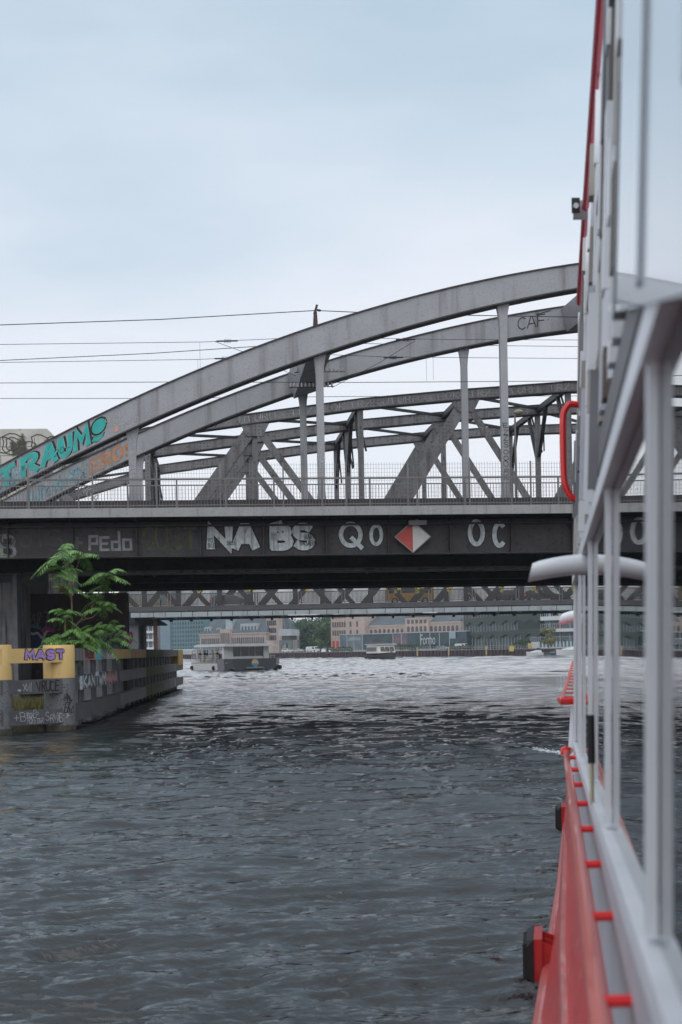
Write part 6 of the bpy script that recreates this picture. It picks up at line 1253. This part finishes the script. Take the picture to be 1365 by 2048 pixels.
# glass of the lower windows, one pane between each pair of posts
PY = [.3, 2.2, 3.95, 5.85, 8.05, 9.95]
for a, b in zip([YA]+PY[:-1], PY):
    g = MB(); slab(g, a, b-.0, lambda Y: sill(Y)+.02, .42, .0, .012); part('window_glass', g, bglass, pb)
for i, Y in enumerate(PY):
    g = MB(); wy = .022 if i < 3 else .03; slab(g, Y-wy, Y+wy, lambda Y: sill(Y)+.03, .44, -.02, -.002); part('window_post', g, alu, pb)
g = MB(); slab(g, YA, YE, .435, .50, -.03, .014); part('window_head', g, alu, pb)
g = MB(); slab(g, YA, YE, .503, .60, .012, .05); part('head_recess', g, greyP, pb)
g = MB(); slab(g, YA, YE, .603, .72, -.012, .05); part('eaves_band', g, mat('dark_eaves_band', (.13, .12, .135), .5, 0, .1, 2), pb)
g = MB(); slab(g, YA, YE, lambda Y: sill(Y)-.03, lambda Y: sill(Y)+.018, -.03, .03, 8); part('sill', g, alu, pb)
g = MB(); slab(g, YA, YE, lambda Y: -.95, lambda Y: sill(Y)-.032, -.02, .03, 8); part('side_wall', g, mat('dull_side_wall', (.5, .48, .52), .6, 0, .12, 1.5, streak=((.45, .12, .1), 5, .6, .5)), pb)
# upper side: enamelled panels near us, then open work with stanchions up to the end of the deckhouse
g = MB(); slab(g, YA, 3.0, .723, 2.3, -.004, .05); part('upper_panel', g, wht, pb)
g = MB(); secs = []
for i in range(9): Y = YA+(2.93-YA)*i/8; a = .44+.226*(Y-1.83); secs.append([PB(wd(a)-.04, Y, a), PB(wd(a)-.012, Y, a), PB(wd(2.3)-.012, Y, 2.3), PB(wd(2.3)-.04, Y, 2.3)])
g.loft(secs); part('near_panel', g, mat('sky_tinted_white_panel', (.66, .72, .8), .22, 0, .06, 1, coat=.5), pb)  # white panel; the blue in its base colour stands in for reflected sky
for Y in (1.3, 2.05): g = MB(); slab(g, Y-.02, Y+.02, .52, 2.3, -.046, -.041); part('panel_seam', g, mat('seam_grey', (.4, .42, .46), .5), pb)
g = MB(); slab(g, 3.01, YE, .723, 2.12, .03, .06); part('upper_glazing', g, mat('milky_side_sheet', (.42, .43, .45), .25, 0, .2, 1.5, streak=((.2, .17, .16), 4, .5, .6)), pb)
cols6 = [greyP, brownW, mat('dark_mullion', (.04, .035, .04), .5), alu, brownW, greyP, wht, brownW, mat('dark_mullion', (.04, .035, .04), .5), alu]
rgb = random.Random(6); Y = 3.12; i = 0
pal = [wht, alu, mat('pale_lilac_frame', (.6, .6, .68), .4), wht, greyP, mat('tan_block', (.4, .36, .33), .6), brownW, alu, mat('dark_mullion', (.04, .035, .04), .5), greyP, mat('pale_stone_grey', (.55, .53, .5), .6), wht, mat('rust_orange', (.26, .19, .16), .6)]
while Y < 9.95:
    z = .56 if Y > 5 else .725
    while z < 2.2:
        h = rgb.uniform(.12, .6); g = MB(); po = rgb.uniform(.012, .045); slab(g, Y-.03, Y+rgb.uniform(.0, .1), z, min(z+h, 2.35), -po, .028); part('stanchion', g, rgb.choice(pal), pb); z += h+.003
    Y += (.2 if Y < 4.4 else .4)+.1*rgb.random(); i += 1
for z_, m_ in ((1.05, brownW), (1.45, greyP), (1.82, mat('dark_mullion', (.04, .035, .04)))):
    g = MB(); slab(g, 4.2, 9.9, z_, z_+.05, -.012, .027); part('cross_rail', g, m_, pb)
g = MB(); slab(g, 8.9, YE+.02, 1.2, 2.3, -.02, .06); part('end_panel', g, brownW, pb)
g = MB(); slab(g, YE, YE+.06, -.9, 2.35, -.03, 4.2); part('end_wall', g, wht, pb)
g = MB(); g.tube([PB(wd(z)-.025, Y, z) for Y, z in ((3.6, 2.5), (6, 2.5), (8.2, 2.49), (YE+.02, 2.42))], .02, 8); part('red_top_cable', g, mat('dull_red_cable', (.45, .04, .06), .5), pb)
g = MB()
for Y in (4.2, 6.2, 8.2, 9.95): g.tube([PB(wd(2.1), Y, 2.1), PB(wd(2.5), Y, 2.5)], .01, 6)
part('cable_posts', g, alu, pb)
# roof of the deckhouse and the far side, so the boat has a body
g = MB(); g.loft([[PB(.22, Y, .75), PB(4.6, Y, .75), PB(4.6, Y, .80), PB(.22, Y, .80)] for Y in (YA, YE)]); part('deckhouse_roof', g, wht, pb)
g = MB(); g.loft([[PB(4.55, Y, -.95), PB(4.62, Y, -.95), PB(4.62, Y, .72), PB(4.55, Y, .72)] for Y in (YA, YE)]); part('far_side_wall', g, wht, pb)
g = MB(); g.loft([[PB(.2, Y, -1.1), PB(4.5, Y, -1.1), PB(4.5, Y, -1.0), PB(.2, Y, -1.0)] for Y in (YA, YE)]); part('cabin_floor', g, greyP, pb)
# hull: flares out from under the wall to the rubbing strake, then down to the water
def sd_(Y):
    P = [(-3, -.10), (6.3, -.08), (10.4, .05), (14, .12), (18, .24), (24.8, .52), (29, 1.4), (31, 2.3)]
    if Y <= -3: return -.1
    for (a, b), (c, d) in zip(P, P[1:]):
        if a <= Y <= c: return b+(d-b)*(Y-a)/(c-a)
    return 2.3
def otherside(Y): return 4.85-sd_(Y)-.05 if Y > 6 else 4.85
g = MB(); secs = []; Ys = [-3, 0, 2, 4, 6.3, 8, 9, 10.4, 12, 14, 16, 18, 21, 24.8, 27, 29, 30.2, 31]
for Y in Ys:
    s_ = sd_(Y); o_ = otherside(Y); top = -.94; inn = max(s_+.05, wd(-.95)-.02) if Y < 10 else s_+.04
    secs.append([PB(s_+.05, Y, -2.8), PB(s_+.0, Y, -1.86), PB(s_, Y, -1.64), PB(s_*.4+inn*.6-.015, Y, -1.3), PB(inn, Y, top), PB(o_-.1, Y, top), PB(o_, Y, -1.64), PB(o_-.1, Y, -2.8)])
g.loft(secs); part('hull', g, redH, pb, smooth=True)
g = MB(); g.tube([PB(sd_(Y)-.01, Y, -1.74) for Y in Ys[:-1]], .045, 10); g.tube([PB(sd_(Y)*.4+wd(-1)*.6-.03, Y, -1.33) for Y in Ys[:8]], .03, 8); part('rubbing_strake', g, mat('worn_red_strake', (.5, .1, .09), .4, 0, .2, 5, coat=.3), pb, smooth=True)
g = MB(); secs = []
for Y in (YE+.07, 12, 14, 16, 18.5): secs.append([PB(sd_(Y)+.04, Y, -.94), PB(sd_(Y)+.10, Y, -.94), PB(sd_(Y)+.12, Y, -.42), PB(sd_(Y)+.08, Y, -.42)])
g.loft(secs); part('bow_bulwark', g, wht, pb)
# red tube rail with brackets under the sill
g = MB(); g.tube([PB(.072, Y, -.665) for Y in (-2, 2, 5, 8.9)]+[PB(.1, 9.1, -.665)], .02, 10); part('rail_tube', g, mat('glossy_red_rail', (.72, .12, .09), .3, 0, .1, 2, coat=.5), pb, smooth=True)
Y = .98
while Y < 9: 
    g = MB(); g.tube([PB(.075, Y, -.66), PB(wd(-.57)+.0, Y, -.66)], .012, 8); part('rail_bracket', g, redB, pb); Y += .83
g = MB(); g.lathe(PB(.07, 8.95, -.69), [(.005, 0), (.03, .01), (.035, .03), (.03, .055), (.005, .065)], 10); part('rail_end_knob', g, redB, pb)
# red grab handle
yb = 9.55; hp = [(.015, 1.62), (-.03, 1.63), (-.085, 1.58), (-.1, 1.48), (-.1, 1.18), (-.085, 1.08), (-.03, 1.0), (.02, .985)]
hp = [(wd(1.3)+.01, 1.62)]+[(wd(1.3)-.045+dx*.7, z) for dx, z in smooth2(hp[1:-1], 3)]+[(wd(1.3)+.01, .985)]
g = MB(); g.tube([PB(d, yb, z) for d, z in hp], .022, 10); part('grab_handle', g, redB, pb, smooth=True)
# white cowls projecting from the window head
for Y, z, r_, L_ in ((6.7, .385, .05, .27), (12.2, .26, .05, .14)):
    g = MB(); b_ = wd(z) if Y < 10 else .2; secs = []
    for k_ in range(7):
        f = k_/6; dd = b_+.0-L_*f; secs.append([PB(dd+(.012*math.sin(a) if k_ == 6 else 0), Y-.02*f+r_*1.0*math.cos(a), z-.035*f*f+r_*math.sin(a)*(1-.12*f)) for a in [i*math.pi/6 for i in range(12)]])
    g.loft(secs); part('white_cowl', g, wht, pb, smooth=True)
# gas strut
g = MB(); g.tube([PB(wd(-.3)-.03, 4.85, -.40), PB(wd(-.3)-.03, 4.85, -.235)], .013, 10); part('gas_strut_body', g, rubM, pb)
g = MB(); g.tube([PB(wd(-.3)-.03, 4.85, -.54), PB(wd(-.3)-.03, 4.85, -.402)], .007, 8); part('gas_strut_rod', g, mat('brass_rod', (.45, .38, .25), .35, .5), pb)
# red slatted bow rack
g = MB(); rk = [(.165, 10.05, -.385), (.055, 10.0, -.385), (.05, 10.1, -.375), (.2, 15.5, -.17)]
g.tube([PB(*p) for p in rk[:3]], .026, 10); part('rack_end_tube', g, redB, pb, smooth=True)
g = MB()
for dz in (0,): g.tube([PB(.055, 10.05, -.38), PB(.215, 15.5, -.165)], .012, 8); g.tube([PB(.17, 10.05, -.385), PB(.3, 15.5, -.165)], .012, 8)
k_ = .35
while k_ < 5.3: f = k_/5.45; g.tube([PB(.055+.16*f, 10.05+k_, -.38+.215*f), PB(.17+.13*f, 10.05+k_, -.385+.215*f)], .008, 6); k_ += .42
part('rack_slats', g, mat('pinkish_red_slat', (.6, .12, .1), .5), pb)
# fenders: red welded bracket + black ribbed rubber
for Y, d0, lab in ((7.75, -.085, None), (14.0, .10, None)):
    z0, z1 = -1.79, -1.56; s_ = 1
    g = MB(); g.loft([[PB(d0-.045, Y-.16, z0), PB(d0+.0, Y-.16, z0), PB(d0+.0, Y-.16, z1), PB(d0-.045, Y-.16, z1)], [PB(d0-.045, Y+.2, z0), PB(d0, Y+.2, z0), PB(d0, Y+.2, z1), PB(d0-.045, Y+.2, z1)]])
    for yy in (-.14, .0, .16): g.prism([PB(d0+.001, Y+yy, z0+.02), PB(d0+.2, Y+yy, z0+.13), PB(d0+.001, Y+yy, z1-.02)], (0, .012, 0))
    fp = part('fender_bracket', g, mat('deep_red_bracket', (.48, .03, .03), .45, 0, .2, 8, coat=.2), pb)
    g = MB(); g.loft([[PB(d0-.085, yy, z0+.0+e), PB(d0-.046, yy, z0-.01), PB(d0-.046, yy, z1+.0), PB(d0-.085, yy, z1-.01-e)] for yy, e in ((Y-.17, .03), (Y-.13, .0), (Y+.19, .0), (Y+.21, .03))])
    for k_ in range(7): yy = Y-.15+k_*.052; g.loft([[PB(d0-.105, yy, z0+.02), PB(d0-.0851, yy, z0+.01), PB(d0-.0851, yy, z1-.02), PB(d0-.105, yy, z1-.03)], [PB(d0-.105, yy+.024, z0+.02), PB(d0-.0851, yy+.024, z0+.01), PB(d0-.0851, yy+.024, z1-.02), PB(d0-.105, yy+.024, z1-.03)]])
    part('rubber_pad', g, rubM, fp)
# security camera at the top edge
cy_, cz_ = 8.1, 2.5; g = MB(); g.loft([[PB(.16, cy_-.02, cz_-.035), PB(.245, cy_-.02, cz_-.035), PB(.245, cy_-.02, cz_+.035), PB(.16, cy_-.02, cz_+.035)], [PB(.16, cy_+.12, cz_-.035), PB(.245, cy_+.12, cz_-.035), PB(.245, cy_+.12, cz_+.035), PB(.16, cy_+.12, cz_+.035)]])
cm = thing('security_camera', 'small black and white floodlight camera sticking out from the red cable on the boat top', 'camera', PB(.17, cy_, cz_)); part('housing', g, mat('camera_grey', (.35, .3, .3), .5), cm)
g = MB(); g.loft([[PB(.15, cy_-.05, cz_-.04), PB(.197, cy_-.05, cz_-.04), PB(.197, cy_-.05, cz_+.04), PB(.15, cy_-.05, cz_+.04)], [PB(.15, cy_-.021, cz_-.04), PB(.197, cy_-.021, cz_-.04), PB(.197, cy_-.021, cz_+.04), PB(.15, cy_-.021, cz_+.04)]]); part('black_hood', g, rubM, cm)
g = MB(); c_ = PB(.175, cy_-.062, cz_-.008); g.tube([(c_[0], c_[1], c_[2]), (c_[0], c_[1]+.01, c_[2])], .016, 14); part('lens', g, mat('lens_grey', (.4, .42, .45), .2), cm)
# foam thrown off the bow
foamM = mat('foam', (.6, .62, .63), .8); g = MB(); rg = random.Random(8)
for i in range(420):
    f = rg.random()**1.3; px_ = 1150-85*f; py_ = 1516-14*f+rg.gauss(0, 2.2*(1-.5*f)); a, b = unp(px_, py_); D = -2.5/b; r_ = rg.uniform(.008, .03)*(1-.4*f); c_ = (a*D, D, rg.uniform(.03, .085)); k_ = rg.uniform(0, 3)
    g.add([(c_[0]+r_*math.cos(k_+j*1.2566), c_[1]+r_*math.sin(k_+j*1.2566), c_[2]) for j in range(5)]+[(c_[0], c_[1], c_[2]+r_*.8)], [(0, 1, 5), (1, 2, 5), (2, 3, 5), (3, 4, 5), (4, 0, 5)])
struct('wake_foam', g, foamM, 'stuff')
# ================================================================== HAZE
HAZE = 0.00022
g = MB(); g.box(-2400, 2400, -80, 3400, -3.5, 60)
hm = bpy.data.materials.new('haze'); hm.use_nodes = True; t = hm.node_tree; t.nodes.clear(); oo = t.nodes.new('ShaderNodeOutputMaterial'); pv = t.nodes.new('ShaderNodeVolumePrincipled')
pv.inputs['Color'].default_value = (.82, .88, .95, 1); pv.inputs['Density'].default_value = HAZE; pv.inputs['Anisotropy'].default_value = .2; t.links.new(pv.outputs[0], oo.inputs['Volume'])
struct('haze', g, hm, 'stuff')
